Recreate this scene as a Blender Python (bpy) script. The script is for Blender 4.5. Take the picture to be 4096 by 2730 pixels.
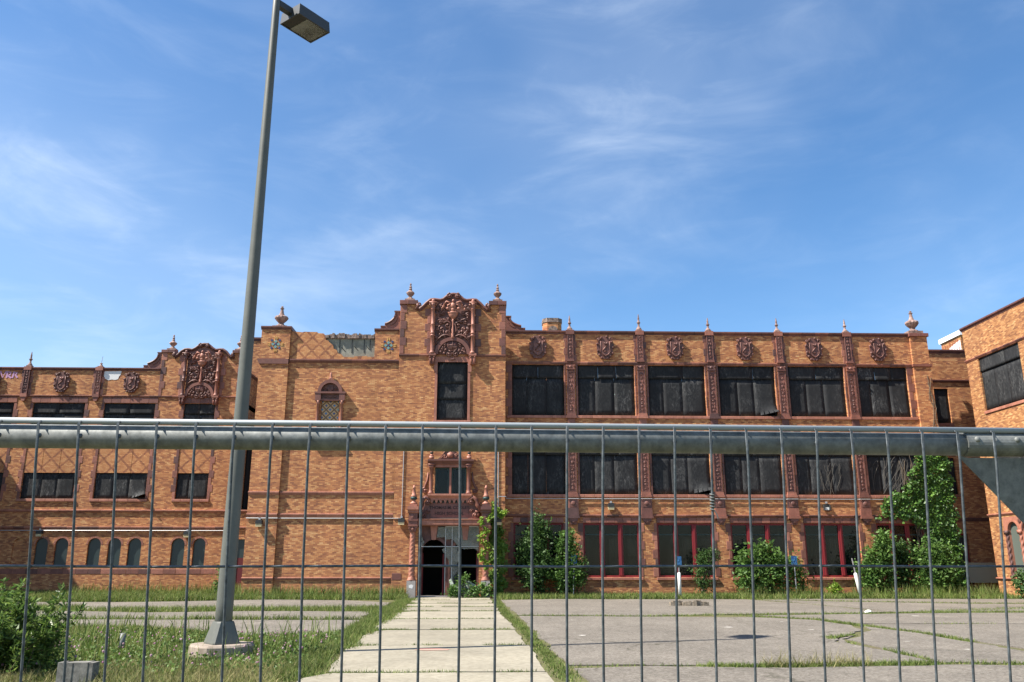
import bpy, math, random
import numpy as np
from mathutils import Matrix, Vector
R = math.radians
random.seed(7)
scene = bpy.context.scene
for o in list(bpy.data.objects): bpy.data.objects.remove(o)

# ------------------------------------------------------------------ camera
cd = bpy.data.cameras.new('camera'); cam = bpy.data.objects.new('camera', cd)
scene.collection.objects.link(cam); scene.camera = cam
cd.sensor_width = 36; cd.lens = 29.16; cd.clip_start = 0.05; cd.clip_end = 3000
cam.location = (0, 0, 1.64); cam.rotation_euler = (R(90 + 15.06), 0, R(-1.8))

# ------------------------------------------------------------------ sky and sun
SUN = Vector((4.0, 1.22, -5.3)).normalized()
w = bpy.data.worlds.new('World'); scene.world = w; w.use_nodes = True
nt = w.node_tree; nt.nodes.clear()
def N(t, kind, **kw):
    n = t.nodes.new(kind)
    for k, v in kw.items(): setattr(n, k, v)
    return n
out = N(nt, 'ShaderNodeOutputWorld'); bg = N(nt, 'ShaderNodeBackground')
sky = N(nt, 'ShaderNodeTexSky', sky_type='NISHITA', sun_disc=False)
sky.sun_elevation = math.asin(-SUN.z); sky.sun_rotation = math.atan2(-SUN.x, -SUN.y)
sky.air_density = 1.0; sky.dust_density = 0.45; sky.ozone_density = 2.0; sky.altitude = 200
bg.inputs['Strength'].default_value = 0.082
# thin cirrus: soft veil and torn horizontal wisps as noise on the sky direction
tc = N(nt, 'ShaderNodeTexCoord')
def cloud_layer(scl, rot, loc, scale, detail, rough, dist, lo, hi):
    mp = N(nt, 'ShaderNodeMapping'); nt.links.new(tc.outputs['Generated'], mp.inputs[0])
    mp.inputs['Rotation'].default_value = tuple(R(a) for a in rot); mp.inputs['Scale'].default_value = scl; mp.inputs['Location'].default_value = loc
    nz = N(nt, 'ShaderNodeTexNoise'); nt.links.new(mp.outputs[0], nz.inputs['Vector'])
    nz.inputs['Scale'].default_value = scale; nz.inputs['Detail'].default_value = detail
    nz.inputs['Roughness'].default_value = rough; nz.inputs['Distortion'].default_value = dist
    mr = N(nt, 'ShaderNodeMapRange', interpolation_type='SMOOTHSTEP')
    nt.links.new(nz.outputs['Fac'], mr.inputs[0]); mr.inputs[1].default_value = lo; mr.inputs[2].default_value = hi
    return mr.outputs[0]
def m2(op, a, b, clamp=False):
    n = N(nt, 'ShaderNodeMath', operation=op, use_clamp=clamp)
    for i, v in ((0, a), (1, b)):
        if isinstance(v, (int, float)): n.inputs[i].default_value = v
        else: nt.links.new(v, n.inputs[i])
    return n.outputs[0]
veil = cloud_layer((1, 1, 1.4), (0, 0, 0), (4.1, 0.9, 2.36), 1.5, 4, .52, .3, .36, .66)
wisp = cloud_layer((1, 1, 2.6), (12, 14, 0), (7.7, 1.1, 2.0), 3.4, 9, .58, .7, .46, .80)
fine = cloud_layer((1, 1, 3.4), (-8, -20, 10), (2.2, 5.5, 0.7), 6.0, 8, .6, .8, .46, .80)
cl_f = m2('ADD', m2('MULTIPLY', veil, .13), m2('MULTIPLY', m2('ADD', m2('MULTIPLY', veil, .75), .25), m2('ADD', m2('MULTIPLY', wisp, .30), m2('MULTIPLY', fine, .12))), True)
cl_f = m2('ADD', cl_f, .0, True)
mixc = N(nt, 'ShaderNodeMix', data_type='RGBA'); nt.links.new(cl_f, mixc.inputs['Factor'])
hs = N(nt, 'ShaderNodeHueSaturation'); hs.inputs['Saturation'].default_value = 1.22; nt.links.new(sky.outputs[0], hs.inputs['Color'])
nt.links.new(hs.outputs[0], mixc.inputs['A']); mixc.inputs['B'].default_value = (5.6, 6.2, 6.9, 1)
nt.links.new(mixc.outputs['Result'], bg.inputs['Color']); nt.links.new(bg.outputs[0], out.inputs[0])

ld = bpy.data.lights.new('sun', 'SUN'); ld.energy = 5.0; ld.angle = R(0.53); ld.color = (1.0, 0.94, 0.85)
lo = bpy.data.objects.new('sun', ld); scene.collection.objects.link(lo)
lo.rotation_euler = SUN.to_track_quat('-Z', 'Y').to_euler(); lo.location = (-40, -10, 60)
vs = scene.view_settings; vs.view_transform = 'Standard'; vs.look = 'None'; vs.gamma = 1; vs.exposure = 1.32
vs.use_curve_mapping = False

# ------------------------------------------------------------------ materials
def mat(name, col, rough=0.7, metal=0.0, spec=0.3):
    m = bpy.data.materials.new(name); m.use_nodes = True
    b = m.node_tree.nodes['Principled BSDF']
    b.inputs['Base Color'].default_value = (*col, 1); b.inputs['Roughness'].default_value = rough
    b.inputs['Metallic'].default_value = metal; b.inputs['Specular IOR Level'].default_value = spec
    return m, m.node_tree, b
def ramp(t, fac, stops):
    r = N(t, 'ShaderNodeValToRGB'); el = r.color_ramp.elements
    while len(el) < len(stops): el.new(0.5)
    for e, (p, c) in zip(el, stops): e.position = p; e.color = (*c, 1)
    t.links.new(fac, r.inputs[0]); return r.outputs[0]
def noise(t, scale, detail=4, rough=0.6, scl=(1, 1, 1), vec=None, dist=0):
    if vec is None: vec = N(t, 'ShaderNodeNewGeometry').outputs['Position']
    mp = N(t, 'ShaderNodeMapping'); mp.inputs['Scale'].default_value = scl; t.links.new(vec, mp.inputs[0])
    n = N(t, 'ShaderNodeTexNoise'); n.inputs['Scale'].default_value = scale; n.inputs['Detail'].default_value = detail
    n.inputs['Roughness'].default_value = rough; n.inputs['Distortion'].default_value = dist
    t.links.new(mp.outputs[0], n.inputs['Vector']); return n.outputs['Fac']
def mul(t, col, fac, lo, hi, a=0.3, b=0.7):
    mr = N(t, 'ShaderNodeMapRange'); t.links.new(fac, mr.inputs[0])
    mr.inputs[1].default_value = a; mr.inputs[2].default_value = b; mr.inputs[3].default_value = lo; mr.inputs[4].default_value = hi
    vm = N(t, 'ShaderNodeVectorMath', operation='SCALE'); t.links.new(col, vm.inputs[0]); t.links.new(mr.outputs[0], vm.inputs['Scale'])
    return vm.outputs[0]
def mixcol(t, fac, a, b):
    m = N(t, 'ShaderNodeMix', data_type='RGBA')
    if isinstance(fac, float): m.inputs['Factor'].default_value = fac
    else: t.links.new(fac, m.inputs['Factor'])
    for s, v in (('A', a), ('B', b)):
        if isinstance(v, tuple): m.inputs[s].default_value = (*v, 1)
        else: t.links.new(v, m.inputs[s])
    return m.outputs['Result']
def bump(t, b, h, dist, strength=1.0):
    n = N(t, 'ShaderNodeBump'); n.inputs['Distance'].default_value = dist; n.inputs['Strength'].default_value = strength
    t.links.new(h, n.inputs['Height']); t.links.new(n.outputs[0], b.inputs['Normal'])
def maprange(t, fac, a, b, lo=0.0, hi=1.0):
    mr = N(t, 'ShaderNodeMapRange'); t.links.new(fac, mr.inputs[0])
    for i, v in zip((1, 2, 3, 4), (a, b, lo, hi)): mr.inputs[i].default_value = v
    return mr.outputs[0]
def math2(t, op, a, b=None, clamp=False):
    n = N(t, 'ShaderNodeMath', operation=op, use_clamp=clamp)
    for i, v in ((0, a), (1, b)):
        if v is None: continue
        if isinstance(v, (int, float)): n.inputs[i].default_value = v
        else: t.links.new(v, n.inputs[i])
    return n.outputs[0]

PAL = [(0.0, (.225, .083, .046)), (.25, (.345, .132, .060)), (.5, (.45, .182, .072)), (.72, (.53, .236, .095)), (.9, (.60, .305, .13)), (1.0, (.66, .38, .17))]
def brick_mat(name, lattice=None, pal=PAL):
    m, t, b = mat(name, (.3, .15, .06), 0.85)
    g = N(t, 'ShaderNodeNewGeometry'); s = N(t, 'ShaderNodeSeparateXYZ'); t.links.new(g.outputs['Position'], s.inputs[0])
    u = math2(t, 'ADD', s.outputs['X'], s.outputs['Y'])
    cv = N(t, 'ShaderNodeCombineXYZ'); t.links.new(u, cv.inputs[0]); t.links.new(s.outputs['Z'], cv.inputs[1])
    def bk(wd, hh, mort, off):
        n = N(t, 'ShaderNodeTexBrick'); n.inputs['Scale'].default_value = 1; n.offset = off
        n.inputs['Brick Width'].default_value = wd; n.inputs['Row Height'].default_value = hh
        n.inputs['Mortar Size'].default_value = mort; n.inputs['Mortar Smooth'].default_value = 0.2
        n.inputs['Color1'].default_value = (0, 0, 0, 1); n.inputs['Color2'].default_value = (1, 1, 1, 1); n.inputs['Mortar'].default_value = (0.5, 0.5, 0.5, 1)
        t.links.new(cv.outputs[0], n.inputs['Vector']); return n
    b1 = bk(.20, .068, .0045, .5); b2 = bk(.52, .142, 0, .35)
    r = math2(t, 'ADD', math2(t, 'MULTIPLY', b1.outputs['Color'], .84), math2(t, 'MULTIPLY', b2.outputs['Color'], .16))
    big = noise(t, .35, 4, .6, (1, 1, 1.6)); r = math2(t, 'ADD', r, maprange(t, big, .3, .7, -.05, .05))
    if lattice:
        x0, z0, px, pz, wd = lattice
        a = math2(t, 'DIVIDE', math2(t, 'SUBTRACT', s.outputs['X'], x0), px); c = math2(t, 'DIVIDE', math2(t, 'SUBTRACT', s.outputs['Z'], z0), pz)
        # snap the pattern to the courses and headers so that the lines run in brick steps
        c = math2(t, 'SNAP', c, .071 / pz)
        d = None
        for op in ('ADD', 'SUBTRACT'):
            q = math2(t, 'PINGPONG', math2(t, op, a, c), .5)
            d = q if d is None else math2(t, 'MINIMUM', d, q)
        dark = math2(t, 'LESS_THAN', d, wd)
        r = math2(t, 'SUBTRACT', math2(t, 'ADD', math2(t, 'MULTIPLY', r, .5), .42), math2(t, 'MULTIPLY', dark, .56))
    col = ramp(t, r, pal)
    col = mixcol(t, b1.outputs['Fac'], col, (.22, .13, .072))
    st = noise(t, 1.3, 6, .7, (1, 1, .18)); col = mul(t, col, st, .77, 1.09)
    soot = maprange(t, noise(t, .22, 5, .65), .52, .78); col = mixcol(t, math2(t, 'MULTIPLY', soot, .26), col, (.20, .10, .065))
    salt = maprange(t, noise(t, .8, 7, .75, (1, 1, .7)), .64, .80); col = mixcol(t, math2(t, 'MULTIPLY', salt, .35), col, (.62, .47, .34))
    t.links.new(col, b.inputs['Base Color'])
    inv = math2(t, 'SUBTRACT', 1.0, b1.outputs['Fac']); bump(t, b, inv, .004, .6)
    return m
M = {}
M['brick'] = brick_mat('brick_orange')
M['brick_lattice'] = brick_mat('brick_lattice', (-9.9, 13.22, .745, .76, .1))
M['brick_diaper'] = brick_mat('brick_diaper', (-26.18, 7.75, 1.035, 1.05, .075))
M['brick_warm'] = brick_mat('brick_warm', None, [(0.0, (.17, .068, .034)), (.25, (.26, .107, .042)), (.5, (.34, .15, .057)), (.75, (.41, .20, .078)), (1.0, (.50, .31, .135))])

def terracotta(name, stops, lo=.72, hi=1.12):
    m, t, b = mat(name, (.25, .1, .07), .55, 0, .4)
    oi = N(t, 'ShaderNodeObjectInfo'); col = ramp(t, oi.outputs['Random'], stops)
    n = noise(t, 3.0, 6, .65); col = mul(t, col, n, lo, hi)
    n2 = noise(t, 14, 3, .6, (1, 1, .4)); col = mul(t, col, n2, .85, 1.08)
    t.links.new(col, b.inputs['Base Color']); bump(t, b, noise(t, 30, 3), .004, .5); return m
TS = [(0, (.100, .050, .044)), (.22, (.145, .060, .047)), (.5, (.20, .079, .056)), (.8, (.275, .108, .073)), (1, (.36, .148, .100))]
M['terracotta'] = terracotta('terracotta', TS)
M['terracotta_carved'] = terracotta('terracotta_carved', [(0, (.140, .060, .047)), (1, (.185, .080, .062))], .45, 1.3)
M['terracotta_coping'] = terracotta('terracotta_coping', [(0, (.095, .040, .034)), (.7, (.14, .055, .043)), (1, (.21, .08, .056))])
M['terracotta_pale'] = terracotta('terracotta_pale', [(0, (.30, .120, .080)), (1, (.40, .168, .112))])
def weathered_stone():
    m, t, b = mat('weathered_finial', (.25, .17, .14), .8)
    col = ramp(t, noise(t, 4, 5, .65), [(.3, (.10, .07, .06)), (.5, (.23, .145, .12)), (.75, (.42, .31, .27))])
    t.links.new(col, b.inputs['Base Color']); return m
M['finial'] = weathered_stone()
def plywood():
    m, t, b = mat('black_plywood', (.02, .02, .022), .55, 0, .35)
    oi = N(t, 'ShaderNodeObjectInfo')
    ad_ = N(t, 'ShaderNodeVectorMath', operation='MULTIPLY_ADD'); g = N(t, 'ShaderNodeNewGeometry')
    cm = N(t, 'ShaderNodeCombineXYZ'); 
    for i in range(3): t.links.new(oi.outputs['Random'], cm.inputs[i])
    t.links.new(cm.outputs[0], ad_.inputs[0]); ad_.inputs[1].default_value = (37, 23, 11); t.links.new(g.outputs['Position'], ad_.inputs[2])
    n = noise(t, 6.5, 8, .75, (1, 1, .42), ad_.outputs[0], 1.6); n2 = noise(t, .9, 3, .6, (1, 1, .6), ad_.outputs[0])
    n3 = noise(t, 3.4, 6, .75, (1, 1, .3), ad_.outputs[0], 2.6)
    f = math2(t, 'MULTIPLY', maprange(t, n, .44, .70), maprange(t, n2, .32, .62), True)
    f = math2(t, 'ADD', f, math2(t, 'MULTIPLY', maprange(t, n3, .54, .75), .35), True)
    f = math2(t, 'ADD', f, math2(t, 'MULTIPLY', oi.outputs['Random'], .16), True)
    col = ramp(t, f, [(0, (.012, .0125, .014)), (.35, (.03, .031, .032)), (.7, (.066, .066, .065)), (1, (.18, .177, .17))])
    t.links.new(col, b.inputs['Base Color']); t.links.new(maprange(t, n, .3, .7, .65, .9), b.inputs['Roughness']); b.inputs['Specular IOR Level'].default_value = .2
    bump(t, b, n, .002, .4); return m
M['plywood'] = plywood()
M['plywood_bare'] = mat('bare_plywood_face', (.48, .46, .43), .7)[0]
M['red'] = mat('red_paint', (.19, .02, .024), .55)[0]
M['green_board'] = mat('dark_green_board', (.022, .036, .036), .38, 0, .5)[0]
M['dark'] = mat('dark_room', (.018, .017, .016), .9)[0]
M['dark_green'] = mat('dark_green_trim', (.03, .055, .05), .5)[0]
def glass(name, tint, op):
    m = bpy.data.materials.new(name); m.use_nodes = True; t = m.node_tree; t.nodes.clear()
    o = N(t, 'ShaderNodeOutputMaterial'); gl = N(t, 'ShaderNodeBsdfGlossy'); gl.inputs['Roughness'].default_value = .03
    tr = N(t, 'ShaderNodeBsdfTransparent'); tr.inputs[0].default_value = (*tint, 1)
    df = N(t, 'ShaderNodeBsdfDiffuse'); df.inputs[0].default_value = (.30, .31, .29, 1)
    m0 = N(t, 'ShaderNodeMixShader'); t.links.new(tr.outputs[0], m0.inputs[1]); t.links.new(df.outputs[0], m0.inputs[2])
    t.links.new(maprange(t, noise(t, 2.2, 5, .6), .3, .8, op * .4, op * 1.6), m0.inputs[0])
    fr = N(t, 'ShaderNodeFresnel'); fr.inputs[0].default_value = 1.32
    mx_ = N(t, 'ShaderNodeMixShader'); t.links.new(fr.outputs[0], mx_.inputs[0]); t.links.new(m0.outputs[0], mx_.inputs[1]); t.links.new(gl.outputs[0], mx_.inputs[2])
    t.links.new(mx_.outputs[0], o.inputs[0]); return m
M['glass'] = glass('window_glass', (.42, .47, .46), .02)
M['lamp_glass'] = glass('lamp_glass', (.92, .92, .88), .55)
M['plexi'] = glass('scuffed_plastic', (.62, .66, .62), .42)
M['blind'] = mat('grey_blind', (.19, .195, .18), .9)[0]
def speckle(name, a, c, scale, rough=.9, d=.003, stain=None, ss=.4):
    m, t, b = mat(name, a, rough)
    col = ramp(t, noise(t, scale, 5, .75), [(.36, a), (.62, c)])
    col = mul(t, col, noise(t, ss, 5, .65), .8, 1.14)
    if stain: 
        col = mixcol(t, maprange(t, noise(t, stain[1], 6, .7, dist=.6), stain[2], stain[3]), col, stain[0])
    t.links.new(col, b.inputs['Base Color']); bump(t, b, noise(t, scale, 4), d, .8); return m
def asphalt():
    m, t, b = mat('old_asphalt', (.2, .18, .16), .95)
    a_ = noise(t, 17, 7, .85); col = ramp(t, a_, [(.36, (.062, .053, .042)), (.5, (.148, .13, .107)), (.66, (.26, .235, .198))])
    col = mul(t, col, noise(t, .35, 5, .65), .82, 1.14); col = mul(t, col, noise(t, 2.2, 5, .7, (1, .5, 1)), .86, 1.12)
    g = N(t, 'ShaderNodeNewGeometry'); wv = N(t, 'ShaderNodeTexNoise'); wv.inputs['Scale'].default_value = 1.2; wv.inputs['Detail'].default_value = 5; t.links.new(g.outputs['Position'], wv.inputs['Vector'])
    ad2 = N(t, 'ShaderNodeVectorMath', operation='MULTIPLY_ADD'); t.links.new(wv.outputs['Color'], ad2.inputs[0]); ad2.inputs[1].default_value = (1.3, 1.3, 0); t.links.new(g.outputs['Position'], ad2.inputs[2])
    vo = N(t, 'ShaderNodeTexVoronoi', feature='DISTANCE_TO_EDGE'); vo.inputs['Scale'].default_value = .24; t.links.new(ad2.outputs[0], vo.inputs['Vector'])
    cr_ = math2(t, 'MULTIPLY', math2(t, 'LESS_THAN', vo.outputs['Distance'], .0045), maprange(t, noise(t, .3, 3), .42, .55), True)
    col = mixcol(t, math2(t, 'MULTIPLY', cr_, .75), col, (.05, .045, .03))
    col = mixcol(t, maprange(t, noise(t, .55, 6, .7, (1, .6, 1), None, .7), .58, .78, 0, .45), col, (.10, .09, .075))
    t.links.new(col, b.inputs['Base Color']); bump(t, b, a_, .02, .7); return m
M['asphalt'] = asphalt()
def slabmat():
    m, t, b = mat('walk_concrete', (.35, .31, .24), .95)
    col = ramp(t, noise(t, 9, 6, .75), [(.34, (.20, .177, .13)), (.6, (.285, .258, .197))]); col = mul(t, col, noise(t, .5, 5, .65), .76, 1.1)
    oi = N(t, 'ShaderNodeObjectInfo'); col = mul(t, col, oi.outputs['Random'], .86, 1.06, 0, 1)
    col = mixcol(t, maprange(t, noise(t, 1.6, 7, .75, (1, .8, 1), None, .8), .60, .76, 0, .55), col, (.15, .125, .09))
    col = mixcol(t, maprange(t, noise(t, 5.0, 6, .8, (.6, 1.4, 1)), .66, .72, 0, .8), col, (.085, .07, .05))
    t.links.new(col, b.inputs['Base Color']); bump(t, b, noise(t, 9, 6), .006, .6); return m
M['slab'] = slabmat()
M['concrete'] = speckle('bare_concrete', (.18, .175, .142), (.28, .27, .222), 3, .9, .003, ((.15, .15, .135), 1.5, .5, .72))
M['footing'] = speckle('footing_concrete', (.20, .16, .125), (.30, .25, .205), 7, .95, .004)
M['block'] = speckle('rough_concrete', (.10, .097, .087), (.23, .22, .195), 9, .95, .006)
M['granite'] = speckle('grey_granite', (.27, .24, .22), (.36, .33, .31), 25, .7, .001)
M['soil'] = speckle('soil_and_thatch', (.055, .062, .022), (.12, .112, .045), 6, 1, .01, ((.10, .075, .045), 1.2, .5, .7))
def galvanised():
    m, t, b = mat('galvanised_steel', (.1, .12, .13), .45, .35)
    col = ramp(t, noise(t, 60, 4, .7, (1, .3, 1)), [(.3, (.105, .112, .108)), (.7, (.235, .242, .23))]); t.links.new(col, b.inputs['Base Color'])
    t.links.new(maprange(t, noise(t, 25, 5, .7), .3, .7, .5, .8), b.inputs['Roughness']); return m
M['galv'] = galvanised()
def galv_dull():
    m, t, b = mat('dull_galvanised_wire', (.1, .12, .13), .5, .2)
    col = ramp(t, noise(t, 90, 4, .7), [(.28, (.035, .042, .048)), (.5, (.075, .088, .098)), (.75, (.14, .155, .165))]); t.links.new(col, b.inputs['Base Color']); return m
M['wire'] = galv_dull()
M['sunlit_zinc'] = mat('sunlit_zinc_wire', (.30, .325, .335), .5, .1)[0]  # paler base colour: sunlight from above painted into the top wire
M['pole'] = speckle('grey_pole_paint', (.098, .102, .09), (.115, .119, .104), 3, .5, .0005)
M['head'] = mat('dark_bronze_paint', (.045, .05, .055), .4)[0]
M['lens'] = mat('lamp_lens', (.45, .43, .32), .25, 0, .6)[0]
M['reflector'] = mat('lamp_reflector', (.80, .77, .62), .4, .0)[0]
M['tablet'] = terracotta('maroon_tablet', [(0, (.15, .062, .05)), (1, (.19, .08, .062))])
M['fixture'] = mat('dark_fixture', (.03, .032, .033), .5)[0]
M['fixture_lens'] = mat('fixture_lens', (.46, .38, .22), .3)[0]
M['conduit'] = mat('conduit_metal', (.42, .42, .42), .45, .5)[0]
M['white'] = mat('white_plastic', (.7, .7, .66), .5)[0]
M['blue_sign'] = speckle('blue_sign_faded', (.012, .05, .16), (.035, .14, .30), 6, .5, .0)
M['white_coping'] = mat('white_metal_coping', (.72, .74, .76), .5)[0]
M['tile_blue'] = mat('blue_tile', (.07, .14, .27), .25, 0, .5)[0]
M['tile_navy'] = mat('navy_tile', (.04, .055, .14), .25, 0, .5)[0]
M['tile_turq'] = mat('turquoise_tile', (.15, .27, .25), .25, 0, .5)[0]
M['tile_cream'] = mat('cream_tile', (.46, .30, .15), .4)[0]
M['tile_ochre'] = mat('ochre_tile', (.52, .30, .10), .4)[0]
M['tile_brown'] = mat('brown_tile_strip', (.17, .10, .055), .5)[0]
M['letter'] = mat('dark_incised_letter', (.05, .032, .03), .8)[0]
M['paint_white'] = mat('roller_white_paint', (.66, .65, .63), .8)[0]
M['paint_lilac'] = mat('lilac_spray_paint', (.48, .27, .42), .8)[0]
M['paint_red'] = mat('red_spray_paint', (.30, .07, .05), .8)[0]
M['timber'] = speckle('weathered_timber', (.10, .08, .055), (.30, .25, .19), 12, .95, .01)
M['roofing'] = mat('dark_roofing', (.06, .06, .06), .95)[0]
M['rubble'] = speckle('broken_masonry', (.06, .05, .045), (.30, .22, .18), 7, 1, .03)
M['bark'] = mat('bark', (.13, .095, .065), .9)[0]
M['fallen'] = speckle('dusty_plastic_sheet', (.22, .25, .20), (.36, .40, .33), 7, .6, .0)
def leafmat(name, cols, trans=.35, rough=.55):
    m = bpy.data.materials.new(name); m.use_nodes = True; t = m.node_tree; b = t.nodes['Principled BSDF']; o = t.nodes['Material Output']
    g = N(t, 'ShaderNodeNewGeometry'); n = len(cols)
    col = ramp(t, g.outputs['Random Per Island'], [(i / (n - 1), c) for i, c in enumerate(cols)])
    col = mul(t, col, noise(t, .9, 3), .72, 1.25)
    t.links.new(col, b.inputs['Base Color']); b.inputs['Roughness'].default_value = rough; b.inputs['Specular IOR Level'].default_value = .3
    tl = N(t, 'ShaderNodeBsdfTranslucent'); t.links.new(col, tl.inputs[0])
    mx_ = N(t, 'ShaderNodeMixShader'); mx_.inputs[0].default_value = trans
    t.links.new(b.outputs[0], mx_.inputs[1]); t.links.new(tl.outputs[0], mx_.inputs[2]); t.links.new(mx_.outputs[0], o.inputs[0]); return m
M['leaf_dark'] = leafmat('dark_shrub_leaf', [(.028, .062, .018), (.055, .11, .028), (.085, .155, .04)])
M['leaf_mid'] = leafmat('shrub_leaf', [(.05, .11, .022), (.085, .165, .035), (.13, .22, .05)])
M['leaf_ivy'] = leafmat('ivy_leaf', [(.035, .085, .018), (.065, .14, .026), (.12, .22, .04)], .25, .4)
M['leaf_lime'] = leafmat('lime_ivy_leaf', [(.12, .21, .02), (.2, .32, .035), (.29, .42, .06)], .5)
M['leaf_olive'] = leafmat('yellow_green_ivy_leaf', [(.05, .10, .012), (.095, .16, .02), (.15, .23, .035)], .35, .5)
M['leaf_willow'] = leafmat('narrow_shrub_leaf', [(.04, .085, .02), (.095, .165, .034), (.19, .27, .06)], .4, .35)
M['grass'] = leafmat('grass_blade', [(.058, .10, .016), (.105, .158, .03), (.16, .21, .048), (.25, .24, .095)], .35, .7)
M['grass_dry'] = leafmat('dry_grass_blade', [(.13, .14, .04), (.22, .20, .08), (.31, .27, .13)], .3, .8)
M['clover'] = leafmat('clover_leaf', [(.07, .125, .024), (.115, .18, .04)], .3)
M['flower'] = leafmat('clover_flower', [(.34, .15, .22), (.42, .24, .30), (.45, .34, .34)], .2, .8)

# ------------------------------------------------------------------ helpers
COL = scene.collection
def frame(ox, oy, rot=0): return Matrix.Translation((ox, oy, 0)) @ Matrix.Rotation(R(rot), 4, 'Z')
I4 = Matrix.Identity(4)
def tag(o, label=None, cat=None, group=None, kind=None):
    for k, v in (('label', label), ('category', cat), ('group', group), ('kind', kind)):
        if v: o[k] = v
    return o
def adopt(o, parent):
    if parent is not None:
        o.parent = parent; o.matrix_parent_inverse = Matrix.Translation(parent.location).inverted() if parent.type == 'EMPTY' or parent.get('_t') is None else Matrix(parent['_t']).inverted()
    return o
def newobj(name, mesh, parent=None, loc=None, rotz=0.0):
    o = bpy.data.objects.new(name, mesh); COL.objects.link(o)
    if loc is not None: o.location = loc
    if rotz: o.rotation_euler = (0, 0, rotz)
    if parent is not None:
        o.parent = parent
        pm = Matrix.LocRotScale(parent.location, parent.rotation_euler, parent.scale)   # every object's basis is its world matrix
        o.matrix_parent_inverse = pm.inverted()
    return o
def empty(name, loc):
    o = bpy.data.objects.new(name, None); COL.objects.link(o); o.location = loc; o.empty_display_size = .2; return o
class MB:
    def __init__(s): s.v = []; s.f = []
    def add(s, vs_, fs_):
        n = len(s.v); s.v += [tuple(p) for p in vs_]; s.f += [tuple(i + n for i in f) for f in fs_]; return s
    def box(s, x0, x1, y0, y1, z0, z1):
        return s.add([(x0, y0, z0), (x1, y0, z0), (x1, y1, z0), (x0, y1, z0), (x0, y0, z1), (x1, y0, z1), (x1, y1, z1), (x0, y1, z1)],
                     [(0, 3, 2, 1), (4, 5, 6, 7), (0, 1, 5, 4), (1, 2, 6, 5), (2, 3, 7, 6), (3, 0, 4, 7)])
    def prism(s, poly, y0, y1):                       # polygon in (x, z), counter-clockwise seen from the front, extruded along y
        n = len(poly)
        s.add([(x, y0, z) for x, z in poly] + [(x, y1, z) for x, z in poly],
              [tuple(range(n)), tuple(range(2 * n - 1, n - 1, -1))] + [(i, i + n, (i + 1) % n + n, (i + 1) % n) for i in range(n)]); return s
    def extrude_u(s, prof, u0, u1):                   # profile in (d, z), extruded along u
        n = len(prof)
        s.add([(u0, d, z) for d, z in prof] + [(u1, d, z) for d, z in prof],
              [tuple(range(n)), tuple(range(2 * n - 1, n - 1, -1))] + [(i, i + n, (i + 1) % n + n, (i + 1) % n) for i in range(n)]); return s
    def lathe(s, prof, cx, cy, n=16, gad=0.0, sq=1.0):
        k = len(prof); vs_ = []
        for r, z in prof:
            for i in range(n):
                a = 2 * math.pi * i / n; rr = r * (1 + (gad if i % 2 else -gad) * (1 if r > .1 else 0))
                vs_.append((cx + rr * math.cos(a), cy + sq * rr * math.sin(a), z))
        fs_ = [(j * n + i, j * n + (i + 1) % n, (j + 1) * n + (i + 1) % n, (j + 1) * n + i) for j in range(k - 1) for i in range(n)]
        fs_ += [tuple(range(n - 1, -1, -1)), tuple((k - 1) * n + i for i in range(n))]
        return s.add(vs_, fs_)
    def tube(s, pts, rad, n=6):
        pts = [Vector(p) for p in pts]; m = len(pts); vs_ = []
        if not hasattr(rad, '__len__'): rad = [rad] * m
        for i, p in enumerate(pts):
            d = (pts[min(i + 1, m - 1)] - pts[max(i - 1, 0)]).normalized()
            a = d.cross(Vector((0, 0, 1)) if abs(d.z) < .9 else Vector((0, 1, 0))).normalized(); b = d.cross(a)
            for k in range(n):
                t = 2 * math.pi * k / n; vs_.append(p + (a * math.cos(t) + b * math.sin(t)) * rad[i])
        fs_ = [(j * n + i, (j + 1) * n + i, (j + 1) * n + (i + 1) % n, j * n + (i + 1) % n) for j in range(m - 1) for i in range(n)]
        fs_ += [tuple(range(n)), tuple((m - 1) * n + i for i in range(n - 1, -1, -1))]
        return s.add(vs_, fs_)
    def ball(s, c, r, n=8, k=5):
        if not hasattr(r, '__len__'): r = (r, r, r)
        vs_ = [(c[0], c[1], c[2] + r[2])]
        for j in range(1, k):
            p = math.pi * j / k
            vs_ += [(c[0] + r[0] * math.sin(p) * math.cos(2 * math.pi * i / n), c[1] + r[1] * math.sin(p) * math.sin(2 * math.pi * i / n), c[2] + r[2] * math.cos(p)) for i in range(n)]
        vs_.append((c[0], c[1], c[2] - r[2])); L = len(vs_) - 1
        fs_ = [(0, 1 + i, 1 + (i + 1) % n) for i in range(n)]
        fs_ += [(1 + j * n + i, 1 + (j + 1) * n + i, 1 + (j + 1) * n + (i + 1) % n, 1 + j * n + (i + 1) % n) for j in range(k - 2) for i in range(n)]
        fs_ += [(L, 1 + (k - 2) * n + (i + 1) % n, 1 + (k - 2) * n + i) for i in range(n)]
        return s.add(vs_, fs_)
    def ring(s, cx, cz, r0, r1, a0, a1, y0, y1, n=14, rz=1.0):   # arch ring in the wall plane
        vs_ = []
        for i in range(n + 1):
            a = a0 + (a1 - a0) * i / n
            for r, y in ((r0, y0), (r1, y0), (r1, y1), (r0, y1)): vs_.append((cx + r * math.cos(a), y, cz + r * rz * math.sin(a)))
        fs_ = [(i * 4 + k, i * 4 + (k + 1) % 4, (i + 1) * 4 + (k + 1) % 4, (i + 1) * 4 + k) for i in range(n) for k in range(4)]
        fs_ += [(0, 3, 2, 1), (n * 4, n * 4 + 1, n * 4 + 2, n * 4 + 3)]
        return s.add(vs_, fs_)
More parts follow.
